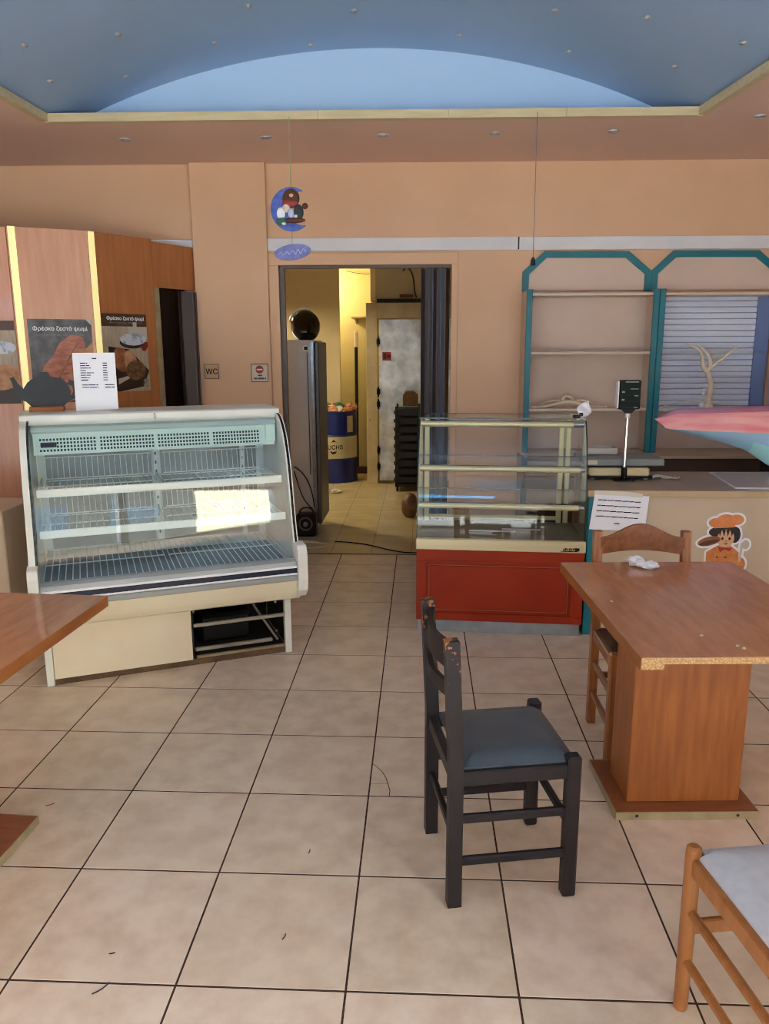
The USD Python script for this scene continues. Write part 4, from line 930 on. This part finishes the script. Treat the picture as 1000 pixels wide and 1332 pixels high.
part(bt, 'pink_band', [loft(strake), loft([r[::-1] for r in mirror_y(strake)])], 'reflection_pink', 'pink upper band of the hull', smooth=40)
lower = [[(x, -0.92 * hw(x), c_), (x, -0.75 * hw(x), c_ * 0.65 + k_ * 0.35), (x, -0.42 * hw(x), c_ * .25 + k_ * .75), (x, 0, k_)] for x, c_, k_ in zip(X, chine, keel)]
part(bt, 'lower_hull', [loft(lower), loft([r[::-1] for r in mirror_y(lower)])], 'reflection_blue', 'light blue lower hull', smooth=40)
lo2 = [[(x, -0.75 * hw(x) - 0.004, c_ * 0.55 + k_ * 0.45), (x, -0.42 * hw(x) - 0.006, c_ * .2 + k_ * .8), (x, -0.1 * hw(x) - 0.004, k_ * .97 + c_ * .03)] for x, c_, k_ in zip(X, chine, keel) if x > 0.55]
part(bt, 'cyan_patch', loft(lo2), 'reflection_cyan', 'bright cyan patch', smooth=40)
part(bt, 'transom', prism([(-hw(1.3), top[-1] - .03), (-hw(1.3) * .9, chine[-1]), (0, keel[-1]), (hw(1.3) * .9, chine[-1]), (hw(1.3), top[-1] - .03)], 1.296, 1.302, 'yz'), 'reflection_blue')

# ---- signs on the pillar
wc = thing('toilet_sign', 'small square plate with letters WC on the pillar', 'sign', (WO[0] + (-1.025) , wall_y(-1.425) - 0.058, 1.417), WROT)
part(wc, 'plate', cbox(-0.056, 0.056, -0.004, 0.0, 0, 0.112, 0.001), 'sign_plate')
part(wc, 'border', prism(sbox(-0.056, 0, 0.056, 0.112).difference(sbox(-0.051, 0.005, 0.051, 0.107)), -0.0045, -0.003, 'xz'), 'ink')
part(wc, 'lettering', txt('WC', 0.040, 0, 0.036, y=-0.004, bold=True, anchor='c'), 'black')
ne = thing('no_entry_sign', 'small white plate with red no-entry disc near the doorway', 'sign', (-1.054, wall_y(-1.054) - 0.058, 1.392), WROT)
part(ne, 'plate', cbox(-0.066, 0.066, -0.004, 0, 0, 0.138, 0.001), 'sign_white')
part(ne, 'border', prism(sbox(-0.066, 0, 0.066, 0.138).difference(sbox(-0.061, 0.005, 0.061, 0.133)), -0.0045, -0.003, 'xz'), 'ink')
part(ne, 'red_disc', flat(Polygon(np.array(Point(0, 0.094).buffer(0.030, 24).exterior.coords)), -0.004, 0.0008), 'red')
part(ne, 'white_bar', flat(sbox(-0.022, 0.089, 0.022, 0.099), -0.0048, 0.0006), 'paper')
part(ne, 'lettering', words(-0.014, 0.018, 0.049, 0.012, -0.004, 5, gap=0.006) + words(-0.045, 0.048, 0.026, 0.013, -0.004, 8, gap=0.005), 'ink')

# ---- posters on the partition
def poster(a, b, x0, x1, z0, z1, label, tilt=0.0):
    L, r = facet(a, b); d = np.array([math.cos(math.radians(r)), math.sin(math.radians(r))])
    o = a + d * x0; nn = np.array([d[1], -d[0]]) * 0.0015
    t = thing('poster', label, 'poster', (o[0] + nn[0], o[1] + nn[1], z0), r)
    return t, x1 - x0, z1 - z0
def clipp(p, w, h): return p.buffer(0).intersection(sbox(0.001, 0.001, w - 0.001, h - 0.001))
TITLE, SUB = 'Φρέσκο ζεστό ψωμί', 'από το φούρνο μας, καθημερινά, εδώ'
pA, w_, h_ = poster(p0, p1, 0.072, 0.462, 1.295, 1.838, 'dark poster with a large pink bread loaf between the yellow strips')
part(pA, 'sheet', cbox(0, w_, -0.001, 0, 0, h_), 'poster_dark')
loafA = Polygon([(0.06, 0.02), (0.06, 0.16), (0.09, 0.24), (0.15, 0.30), (0.19, 0.38), (0.26, 0.43), (0.32, 0.42), (0.33, 0.35), (0.29, 0.27), (0.25, 0.20), (0.22, 0.12), (0.22, 0.02)]).buffer(0.012)
part(pA, 'bread_loaf', flat(clipp(loafA, w_, h_), -0.001, 0.0006), 'bread_pink')
part(pA, 'bread_slice', flat(clipp(Polygon([(0.22, 0.02), (0.23, 0.18), (0.30, 0.25), (0.34, 0.34), (0.39, 0.39), (0.39, 0.02)]).buffer(0.006), w_, h_), -0.0012, 0.0006), 'bread_tan')
for k in range(5):
    part(pA, 'crust_ridge', flat(clipp(LineString([(0.10 + 0.03 * k, 0.06 + 0.05 * k), (0.15 + 0.03 * k, 0.13 + 0.055 * k), (0.20 + 0.025 * k, 0.13 + 0.065 * k)]).buffer(0.004), w_, h_), -0.0018, 0.0004), 'bread_crust')
part(pA, 'title', txt(TITLE, 0.026, 0.195, 0.470, y=-0.001, bold=True, anchor='c'), 'paper')
part(pA, 'subtitle', txt(SUB, 0.012, 0.195, 0.437, y=-0.001, anchor='c'), 'lcd_mark')
part(pA, 'folded_corner', flat(Polygon([(0.39, 0.543), (0.355, 0.543), (0.388, 0.505)]), -0.0014, 0.0006), 'cloth')
pB, w_, h_ = poster(p1, p2, 0.050, 0.408, 1.352, 1.882, 'poster of bread loaves and a plate beside the toilet door')
part(pB, 'sheet', cbox(0, w_, -0.001, 0, 0, h_), 'poster_table')
part(pB, 'title_band', flat(sbox(0, 0.445, w_, h_), -0.001, 0.0004), 'poster_brown')
part(pB, 'title', txt(TITLE, 0.023, 0.19, 0.488, y=-0.0014, bold=True, anchor='c'), 'paper')
part(pB, 'subtitle', txt(SUB, 0.0105, 0.19, 0.465, y=-0.0014, anchor='c'), 'lcd_mark')
part(pB, 'napkin', flat(clipp(Polygon([(0.20, 0.445), (0.36, 0.445), (0.36, 0.36), (0.22, 0.36)]), w_, h_), -0.0011, 0.0004), 'cloth')
part(pB, 'bowl_shadow', flat(clipp(ell(0.235, 0.335, 0.105, 0.040), w_, h_), -0.0014, 0.0004), 'tray_dark')
part(pB, 'plate', flat(clipp(ell(0.24, 0.358, 0.105, 0.042), w_, h_), -0.0018, 0.0004), 'plate_white')
part(pB, 'glass', flat(clipp(sbox(0.245, 0.405, 0.275, 0.475), w_, h_), -0.0018, 0.0004), 'cloth')
part(pB, 'tray', flat(clipp(Polygon([(0.04, 0.02), (0.10, 0.0), (0.30, 0.03), (0.357, 0.14), (0.20, 0.29), (0.04, 0.31)]), w_, h_), -0.0014, 0.0004), 'tray_dark')
part(pB, 'cloth_edge', flat(clipp(Polygon([(0.10, 0.09), (0.357, 0.145), (0.357, 0.165), (0.10, 0.05)]), w_, h_), -0.0018, 0.0004), 'cloth')
part(pB, 'bread_loaf', flat(clipp(ell(0.135, 0.22, 0.065, 0.085, 20), w_, h_), -0.0020, 0.0004), 'bread_crust')
part(pB, 'bread_loaf', flat(clipp(ell(0.21, 0.20, 0.050, 0.085, 15), w_, h_), -0.0024, 0.0004), 'bread_tan')
part(pB, 'bread_loaf', flat(clipp(ell(0.245, 0.145, 0.080, 0.068, 10), w_, h_), -0.0028, 0.0004), 'bread_seed')
for q in ((0.325, 0.30), (0.345, 0.32)): part(pB, 'tomato', flat(clipp(ell(*q, 0.022, 0.022), w_, h_), -0.002, 0.0004), 'tomato')
part(pB, 'emblem', flat(clipp(ell(0.325, 0.07, 0.022, 0.014), w_, h_), -0.002, 0.0004), 'lcd_mark'); part(pB, 'emblem_line', flat(sbox(0.295, 0.045, 0.35, 0.050), -0.002, 0.0004), 'lcd_mark'); part(pB, 'emblem_line', flat(sbox(0.305, 0.03, 0.35, 0.036), -0.002, 0.0004), 'lcd_mark')
pC, w_, h_ = poster(q0, p0, 0.36, 0.742, 1.295, 1.825, 'pale poster with a plate at the far left edge')
part(pC, 'sheet', cbox(0, w_, -0.001, 0, 0, h_), 'poster_table')
part(pC, 'dark_top', flat(sbox(0, 0.47, w_, h_), -0.001, 0.0004), 'poster_brown')
part(pC, 'plate', flat(clipp(ell(0.30, 0.36, 0.08, 0.04), w_, h_), -0.0014, 0.0004), 'plate_white')
part(pC, 'bread_loaf', flat(clipp(ell(0.28, 0.17, 0.12, 0.08, 10), w_, h_), -0.0014, 0.0004), 'bread_tan')
part(pC, 'tray', flat(clipp(Polygon([(0.05, 0.0), (0.39, 0.0), (0.39, 0.11), (0.05, 0.06)]), w_, h_), -0.0012, 0.0004), 'tray_dark')

single('grey_cabinet', cbox(-2.62, -2.115, 2.8, 3.2, 0, 0.772, 0.006), 'counter_front', 'plain grey-beige low cabinet at the far left edge behind the white case', 'cabinet')

# ---- hanging ornaments
mo_ = thing('moon_mobile', 'blue crescent moon ornament with tiny figures, hanging over the doorway', 'ornament', (-0.595, 3.62, 2.15))
C2 = (0.0, 0.31); R2 = 0.125
outer_ = Point(C2).buffer(R2, 48); inner_ = Point(C2[0] + 0.075, C2[1] + 0.005).buffer(0.098, 48)
part(mo_, 'crescent', prism(outer_.difference(inner_), -0.006, 0.006, 'xz'), 'moon_blue')
part(mo_, 'string', tube([(0.0, 0, 0.822), (0.0, 0, 0.434)], 0.0025, 6), 'string_green')
figs = [('brown_figure', 0.0, 0.37, 0.052, 0.055, 'brown'), ('red_hat', -0.005, 0.345, 0.05, 0.024, 'red'), ('face', 0.003, 0.385, 0.02, 0.016, 'skin'), ('snowman', -0.062, 0.285, 0.026, 0.036, 'paper'), ('snowman', -0.03, 0.315, 0.024, 0.026, 'sign_white'),
        ('green_coat', -0.058, 0.240, 0.034, 0.024, 'green'), ('blue_coat', 0.0, 0.285, 0.020, 0.028, 'moon_pale'), ('dark_figure', 0.045, 0.29, 0.030, 0.045, 'board_black'), ('sledge', 0.02, 0.245, 0.065, 0.016, 'brown'), ('dark_hat', 0.085, 0.325, 0.018, 0.018, 'brown'), ('white_tip', 0.03, 0.268, 0.012, 0.010, 'paper'), ('white_tip', -0.045, 0.226, 0.014, 0.008, 'paper')]
for k, (nm, x, z, a, b, m_) in enumerate(figs):
    fm = trimesh.creation.icosphere(2, 1.0); fm.vertices = fm.vertices * np.array([a, 0.012, b]) + np.array([x, -0.008 - 0.001 * k, z]); part(mo_, nm, fm, m_, smooth=True)
tagp = affinity.rotate(affinity.scale(Point(0, 0).buffer(1, 32), 0.112, 0.045), 7, origin=(0, 0)); tagp = affinity.translate(tagp, 0.0, 0.065)
ntg = part(mo_, 'name_tag', prism(tagp, -0.005, 0.005, 'xz'), 'tag_blue', 'oval blue tag'); part(ntg, 'tag_string', tube([(0.0, 0, 0.187), (0.0, 0, 0.108)], 0.002, 6), 'string_green')
part(ntg, 'tag_script', [tube(spline([(-0.085 + 0.008 * i, -0.007, 0.052 + 0.001 * i + (0.013 if i % 2 else -0.008) * math.sin(i * 1.7 + 1)) for i in range(22)], 90), 0.0035, 5)], 'moon_pale', 'looping pale script')
sg = thing('hanging_string', 'thin string with a small dark bell hanging before the left shelf unit', 'string', (0.862, 3.68, 2.13))
part(sg, 'string', tube([(0.0, 0, 0.05), (-0.004, 0, 0.86)], 0.0022, 6), 'string_grey'); part(sg, 'bell', lathe([(0, 0), (0.016, 0.002), (0.014, 0.03), (0.006, 0.048), (0, 0.05)], 14), 'ink_dark', smooth=True)

# ---- spotlights
def spot(loc, r, label, group=None):
    t = thing('ceiling_spotlight', label, 'spotlight', loc)
    part(t, 'ring', lathe([(r * 0.6, 0.0), (r * 0.62, -0.006), (r, -0.008), (r * 1.05, -0.002), (r * 1.05, 0.0)], 20), 'spot_ring', smooth=30)
    part(t, 'lens', lathe([(0, -0.010), (r * 0.45, -0.006), (r * 0.6, 0.0)], 16), 'lens', smooth=True)
ordn = ['first', 'second', 'third', 'fourth', 'fifth']
for k, x in enumerate((-1.737, -0.82, -0.065, 0.645, 1.387)):
    spot((x, 4.06 + 0.01 * (k == 1), 2.977), 0.036, 'recessed spotlight in the peach soffit, %s from left in the row before the back wall' % ordn[k], 'soffit spotlights')
spot((2.176, 3.787, 2.977), 0.036, 'recessed spotlight in the peach soffit right of the blue vault', 'soffit spotlights')
def vault_z(x, y):
    b0, b1 = cL + nrm_in * BACK, cR + nrm_in * BACK; t = (3.69 + BACK - y) / (5.69 + BACK); c0 = b0 + (fL - b0) * t; c1 = b1 + (fR - b1) * t
    mid = (c0[0] + c1[0]) / 2; h = (c1[0] - c0[0]) / 2 + 0.02; sag = SAG * h / 1.94; R = (h * h + sag * sag) / (2 * sag)
    return 3.017 + math.sqrt(max(R * R - (x - mid) ** 2, 0)) - (R - sag)
PXV = [((323, 7), 'top left of centre'), ((460, 13), 'top centre left'), ((153, 44), 'upper left, above the gold corner'), ((278, 55), 'left, halfway down'), ((403, 58), 'just left of the arch top'), ((31, 58), 'far left edge'), ((65, 105), 'lowest at the left corner'), ((163, 99), 'low left beside the arch'),
       ((722, 13), 'top right of centre'), ((598, 45), 'just right of the arch top'), ((841, 22), 'top right'), ((740, 67), 'right beside the arch'), ((877, 86), 'low right beside the arch'), ((967, 55), 'far right edge')]
XYV = [(-0.738, 3.263), (-0.194, 3.455), (-1.425, 3.19), (-1.017, 3.606), (-0.496, 3.873), (-1.815, 2.936), (-1.886, 3.357), (-1.57, 3.669), (0.874, 3.256), (0.402, 3.737), (1.302, 3.082), (1.029, 3.696), (1.564, 3.459), (1.748, 2.978)]
for (px_, lab), (x, y) in zip(PXV, XYV):
    spot((x, y, vault_z(x, y) + 0.001), 0.018, 'tiny spotlight in the blue vault, ' + lab, 'vault spotlights')

# ================================================================== FURNITURE
def ladder_chair(name, label, loc, rot, wood, post, seat_m, lean=0.018, w=0.38, d=0.38, h=0.845, slats='curved', leg=0.042, seat_h=0.445, round_legs=False, cut_back=False, worn=None):
    """origin at the centre of the four feet; the back is at -x, the seat front at +x."""
    c = thing(name, label, 'chair', loc, rot)
    X0, X1, Y0, Y1 = -d / 2, d / 2, -w / 2, w / 2; q = leg / 2
    def legm(x, y, z1, lean=0.0):
        if round_legs:
            z = np.array([0, 0.01, z1 * 0.5, z1 - 0.02, z1 - 0.006, z1]); rr = np.array([q * .86, q * .92, q, q * 1.02, q * .95, q * .6])
            return tube(np.c_[np.full(6, x), np.full(6, y), z], rr, 18)
        if lean:
            return cat([prism(Polygon([(x - q, 0), (x + q, 0), (x + q, 0.46), (x + q - lean, z1), (x - q - lean, z1), (x - q, 0.46)]).buffer(-0.003).buffer(0.003), y - q * .86, y + q * .86, 'xz')])
        return cbox(x - q, x + q, y - q, y + q, 0, z1, 0.006)
    for y in (Y0, Y1):
        part(c, 'leg', legm(X0, y, h, lean if not round_legs else 0.0), worn or post, 'rear leg rising to a back post', smooth=30 if round_legs else False)
    for y in (Y0, Y1):
        part(c, 'leg', legm(X1, y, seat_h + 0.022), post, smooth=30 if round_legs else False)
    rh = 0.05
    for y in (Y0, Y1): part(c, 'seat_rail', cbox(X0 + q * .8, X1 - q * .8, y - 0.013, y + 0.013, seat_h - rh, seat_h - 0.004, 0.004), wood)
    for x in (X0, X1): part(c, 'seat_rail', cbox(x - 0.013, x + 0.013, Y0 + q * .8, Y1 - q * .8, seat_h - rh, seat_h - 0.004, 0.004), wood)
    # upholstered pad, domed
    g = 22; xs = np.linspace(X0 + q + 0.002, X1 + 0.010, g); ys = np.linspace(Y0 + 0.004, Y1 - 0.004, g)
    def inset(x, y):   # notch the pad round the front legs by rounding corners
        return x, y
    pv, pf = [], []
    for i, x in enumerate(xs):
        for j, y in enumerate(ys):
            e = min(i, g - 1 - i, j, g - 1 - j) / (g / 2); zt = seat_h + 0.002 + 0.026 * (1 - (1 - min(1, e * 2.2)) ** 2.2)
            xx = x
            if abs(y) > Y1 - q * 1.25: xx = min(x, X1 - q * 1.05)
            pv.append((xx, y, zt))
    for i in range(g - 1):
        for j in range(g - 1):
            a = i * g + j; pf += [[a, a + g, a + g + 1], [a, a + g + 1, a + 1]]
    top_ = trimesh.Trimesh(np.array(pv), np.array(pf), process=False)
    rim = [(xs[0], ys[0]), (X1 - q * 1.05, ys[0]), (X1 - q * 1.05, Y0 + q * 1.25), (xs[-1], Y0 + q * 1.25), (xs[-1], Y1 - q * 1.25), (X1 - q * 1.05, Y1 - q * 1.25), (X1 - q * 1.05, ys[-1]), (xs[0], ys[-1])]
    part(c, 'seat', [top_, prism(rim, seat_h - 0.012, seat_h + 0.0025)], seat_m, smooth=50)
    rr = 0.0115
    def rung(p, q_): return tube([p, q_], rr, 10) if round_legs else cbox(min(p[0], q_[0]) - (0.0095 if p[0] == q_[0] else 0), max(p[0], q_[0]) + (0.0095 if p[0] == q_[0] else 0), min(p[1], q_[1]) - (0.0095 if p[1] == q_[1] else 0), max(p[1], q_[1]) + (0.0095 if p[1] == q_[1] else 0), p[2] - 0.014, p[2] + 0.014, 0.005)
    for y in (Y0, Y1):
        for z in (0.285, 0.145): part(c, 'rung', rung((X0 + q * .7, y, z), (X1 - q * .7, y, z)), wood)
    for x, z in ((X1, 0.235), (X0, 0.225)):
        if round_legs and x == X1: part(c, 'rung', cbox(x - 0.008, x + 0.008, Y0 + q * .7, Y1 - q * .7, 0.215, 0.255, 0.004), wood)
        else: part(c, 'rung', rung((x, Y0 + q * .7, z), (x, Y1 - q * .7, z)), wood)
    xb = X0 + 0.002 - lean * 0.9
    def slat(z0, z1f, bow, th=0.016, nseg=20):
        y = np.linspace(Y0 + q * .5, Y1 - q * .5, nseg); t = (y - y[0]) / (y[-1] - y[0])
        xm = xb - bow * np.sin(math.pi * t) + 0.012; zt = np.array([z1f(tt) for tt in t]); zb = np.array([z0(tt) for tt in t])
        vv, ff = [], []
        for i in range(nseg): vv += [(xm[i] - th / 2, y[i], zb[i]), (xm[i] + th / 2, y[i], zb[i]), (xm[i] + th / 2, y[i], zt[i]), (xm[i] - th / 2, y[i], zt[i])]
        for i in range(nseg - 1):
            a = 4 * i
            for k in range(4): ff += [[a + k, a + (k + 1) % 4, a + 4 + (k + 1) % 4], [a + k, a + 4 + (k + 1) % 4, a + 4 + k]]
        ff += [[0, 2, 1], [0, 3, 2], [4 * nseg - 4, 4 * nseg - 3, 4 * nseg - 2], [4 * nseg - 4, 4 * nseg - 2, 4 * nseg - 1]]
        m = trimesh.Trimesh(np.array(vv), np.array(ff), process=False); m.fix_normals(); return m
    if slats == 'curved':
        part(c, 'back_slat', slat(lambda t: 0.742, lambda t: 0.825 - 0.006 * math.sin(math.pi * t), 0.035), wood, smooth=30)
        part(c, 'back_slat', slat(lambda t: 0.655, lambda t: 0.698, 0.035), wood, smooth=30)
    else:
        part(c, 'crest_rail', slat(lambda t: h - 0.098 + 0.012 * math.sin(math.pi * t), lambda t: h - 0.024 + 0.052 * math.sin(math.pi * min(1, max(0, (t - 0.06) / 0.88))) ** 1.6, 0.03, 0.022, 28), wood, 'arched wooden crest rail', smooth=30)
        part(c, 'back_slat', slat(lambda t: 0.60, lambda t: 0.645, 0.03), wood, smooth=30)
    return c
ladder_chair('dining_chair', 'chipped black wooden chair with slate blue vinyl seat in the middle of the floor', (0.437, 0.997, 0), 10.0, 'chair_dark', 'chair_dark', 'vinyl_slate', w=0.365, d=0.355, worn='chair_dark_worn')
ladder_chair('dining_chair', 'honey brown wooden chair with arched back tucked behind the right table', (1.142, 1.805, 0), -90.0, 'chair_honey', 'chair_honey_post', 'vinyl_brown', lean=0.055, w=0.375, d=0.345, h=0.868, slats='arched', leg=0.04)
ladder_chair('dining_chair', 'light wood chair with round legs and pale blue seat at the lower right corner', (1.074, 0.285, 0), 99.0, 'chair_light', 'chair_light', 'vinyl_pale', w=0.385, d=0.37, h=0.85, leg=0.038, seat_h=0.44, round_legs=True)

def pedestal_table(label, corner, rot, w, d, bare_front, plate, ped):
    """origin at the front-left corner of the top, projected on the floor."""
    t = thing('pedestal_table', label, 'table', (corner[0], corner[1], 0), rot)
    tt = part(t, 'tabletop', cbox(0.003, w - 0.003, 0.002 if bare_front else 0.003, d - 0.003, 0.7185, 0.738, 0.0), 'wood_table')
    part(tt, 'laminate', cbox(0.0, w, 0.0, d, 0.738, 0.740), 'wood_table')
    part(tt, 'edge_band', cbox(-0.001, 0.003, 0.0, d, 0.700, 0.7395), 'wood_edge'); part(tt, 'edge_band', cbox(w - 0.003, w + 0.001, 0.0, d, 0.700, 0.7395), 'wood_edge'); part(tt, 'edge_band', cbox(0, w, d - 0.003, d + 0.001, 0.700, 0.7395), 'wood_edge')
    part(tt, 'underlay', [cbox(0.003, 0.072, 0.002, d - 0.004, 0.700, 0.7185), cbox(w - 0.072, w - 0.003, 0.002, d - 0.004, 0.700, 0.7185)], 'chipboard' if bare_front else 'wood_edge')
    if bare_front: part(tt, 'bare_edge', cbox(0.003, w - 0.003, -0.0005, 0.002, 0.7185, 0.7378), 'chipboard', 'bare chipboard front edge')
    else: part(tt, 'edge_band', cbox(0.0, w, -0.001, 0.003, 0.700, 0.7395), 'wood_edge')
    a, b, c_, e = ped
    part(t, 'pedestal', cbox(a, b, c_, e, 0.030, 0.7185, 0.003), 'wood_ped')
    a, b, c_, e = plate
    bp = part(t, 'base_plate', cbox(a + 0.003, b - 0.003, c_ + 0.003, e - 0.003, 0.0, 0.030), 'wood_plinth')
    part(bp, 'base_edging', prism(sbox(a, c_, b, e).difference(sbox(a + 0.003, c_ + 0.003, b - 0.003, e - 0.003)), 0.0, 0.0305), 'plinth_edge')
    for x in (a + 0.075, b - 0.075):
        part(bp, 'screw', lathe([(0, 0), (0.006, 0), (0.004, 0.003), (0, 0.003)], 10).apply_transform(trimesh.transformations.rotation_matrix(math.pi / 2, [1, 0, 0])).apply_translation([x, c_, 0.016]), 'ink_dark')
    return t
def loc2(corner, rot, x, y):
    a = math.radians(rot); d = np.array([x, y]) - np.array(corner); return (d[0] * math.cos(a) + d[1] * math.sin(a), -d[0] * math.sin(a) + d[1] * math.cos(a))
TC, TR = (0.845, 0.931), 3.0
pl0 = loc2(TC, TR, 0.886, 1.233); pd0 = loc2(TC, TR, 0.94, 1.302)
pedestal_table('wooden pedestal table at the right with bare chipboard front edge', TC, TR, 0.735, 1.042, True, (pl0[0], pl0[0] + 0.509, pl0[1], pl0[1] + 0.362), (pd0[0], pd0[0] + 0.407, pd0[1], pd0[1] + 0.205))
LC, LR = (-1.755, 0.440), -3.0
pedestal_table('wooden pedestal table cut off by the left edge', LC, LR, 0.72, 1.055, False, (0.09, 0.565, 0.36, 0.722), (0.16, 0.46, 0.44, 0.655))

# ---- small things on the right table and the floor
TZ = 0.740
np_ = []
for k, (x, y, r, s) in enumerate(((1.095, 1.925, 0.034, 0.6), (1.115, 1.905, 0.026, 0.55), (1.140, 1.893, 0.034, 0.42), (1.158, 1.905, 0.022, 0.6))):
    m = crumple((x, y, 0), r, 50 + k, s); m.apply_translation([0, 0, TZ - m.bounds[0][2]]); np_.append(m)
single('napkin', np_, 'paper', 'crumpled white napkin at the back of the right table', 'napkin')
for k, (x, y) in enumerate(((0.881, 1.447), (1.084, 1.111), (1.164, 1.028), (1.176, 1.010))):
    m = crumple((x, y, 0), 0.0055, 70 + k, 0.5); m.apply_translation([0, 0, TZ - m.bounds[0][2]])
    single('crumb', m, 'litter_white', ['tiny white crumb near the left edge of the right table', 'tiny white crumb in the middle of the right table', 'tiny white crumb nearest the front edge, left one of a pair', 'tiny white crumb nearest the front edge, right one of a pair'][k], 'crumb', 'crumbs on the right table')
for k, (x, y, a, L, m_) in enumerate(((-1.169, 1.244, 0.6, 0.03, 'red'), (-0.194, 0.631, 1.3, 0.022, 'ink_dark'), (-0.643, 0.431, 0.9, 0.05, 'ink_dark'), (-0.176, 1.014, 1.5, 0.018, 'ink_dark'), (-0.66, 0.55, 0.3, 0.016, 'ink_dark'))):
    dx, dy = math.cos(a) * L / 2, math.sin(a) * L / 2
    m = tube(spline([(x - dx, y - dy, 0.0018), (x + dy * .2, y - dx * .2, 0.0022), (x + dx, y + dy, 0.002)], 10), 0.0016, 6)
    single('litter_bit', m, m_, ['tiny red scrap on the floor tiles beside the left table', 'short dark twig on the floor, front centre', 'longest dark twig on the floor, front left', 'short dark twig on the floor left of the black chair', 'tiny dark twig on the floor behind the longest one'][k], 'scrap', 'bits of litter on the floor')
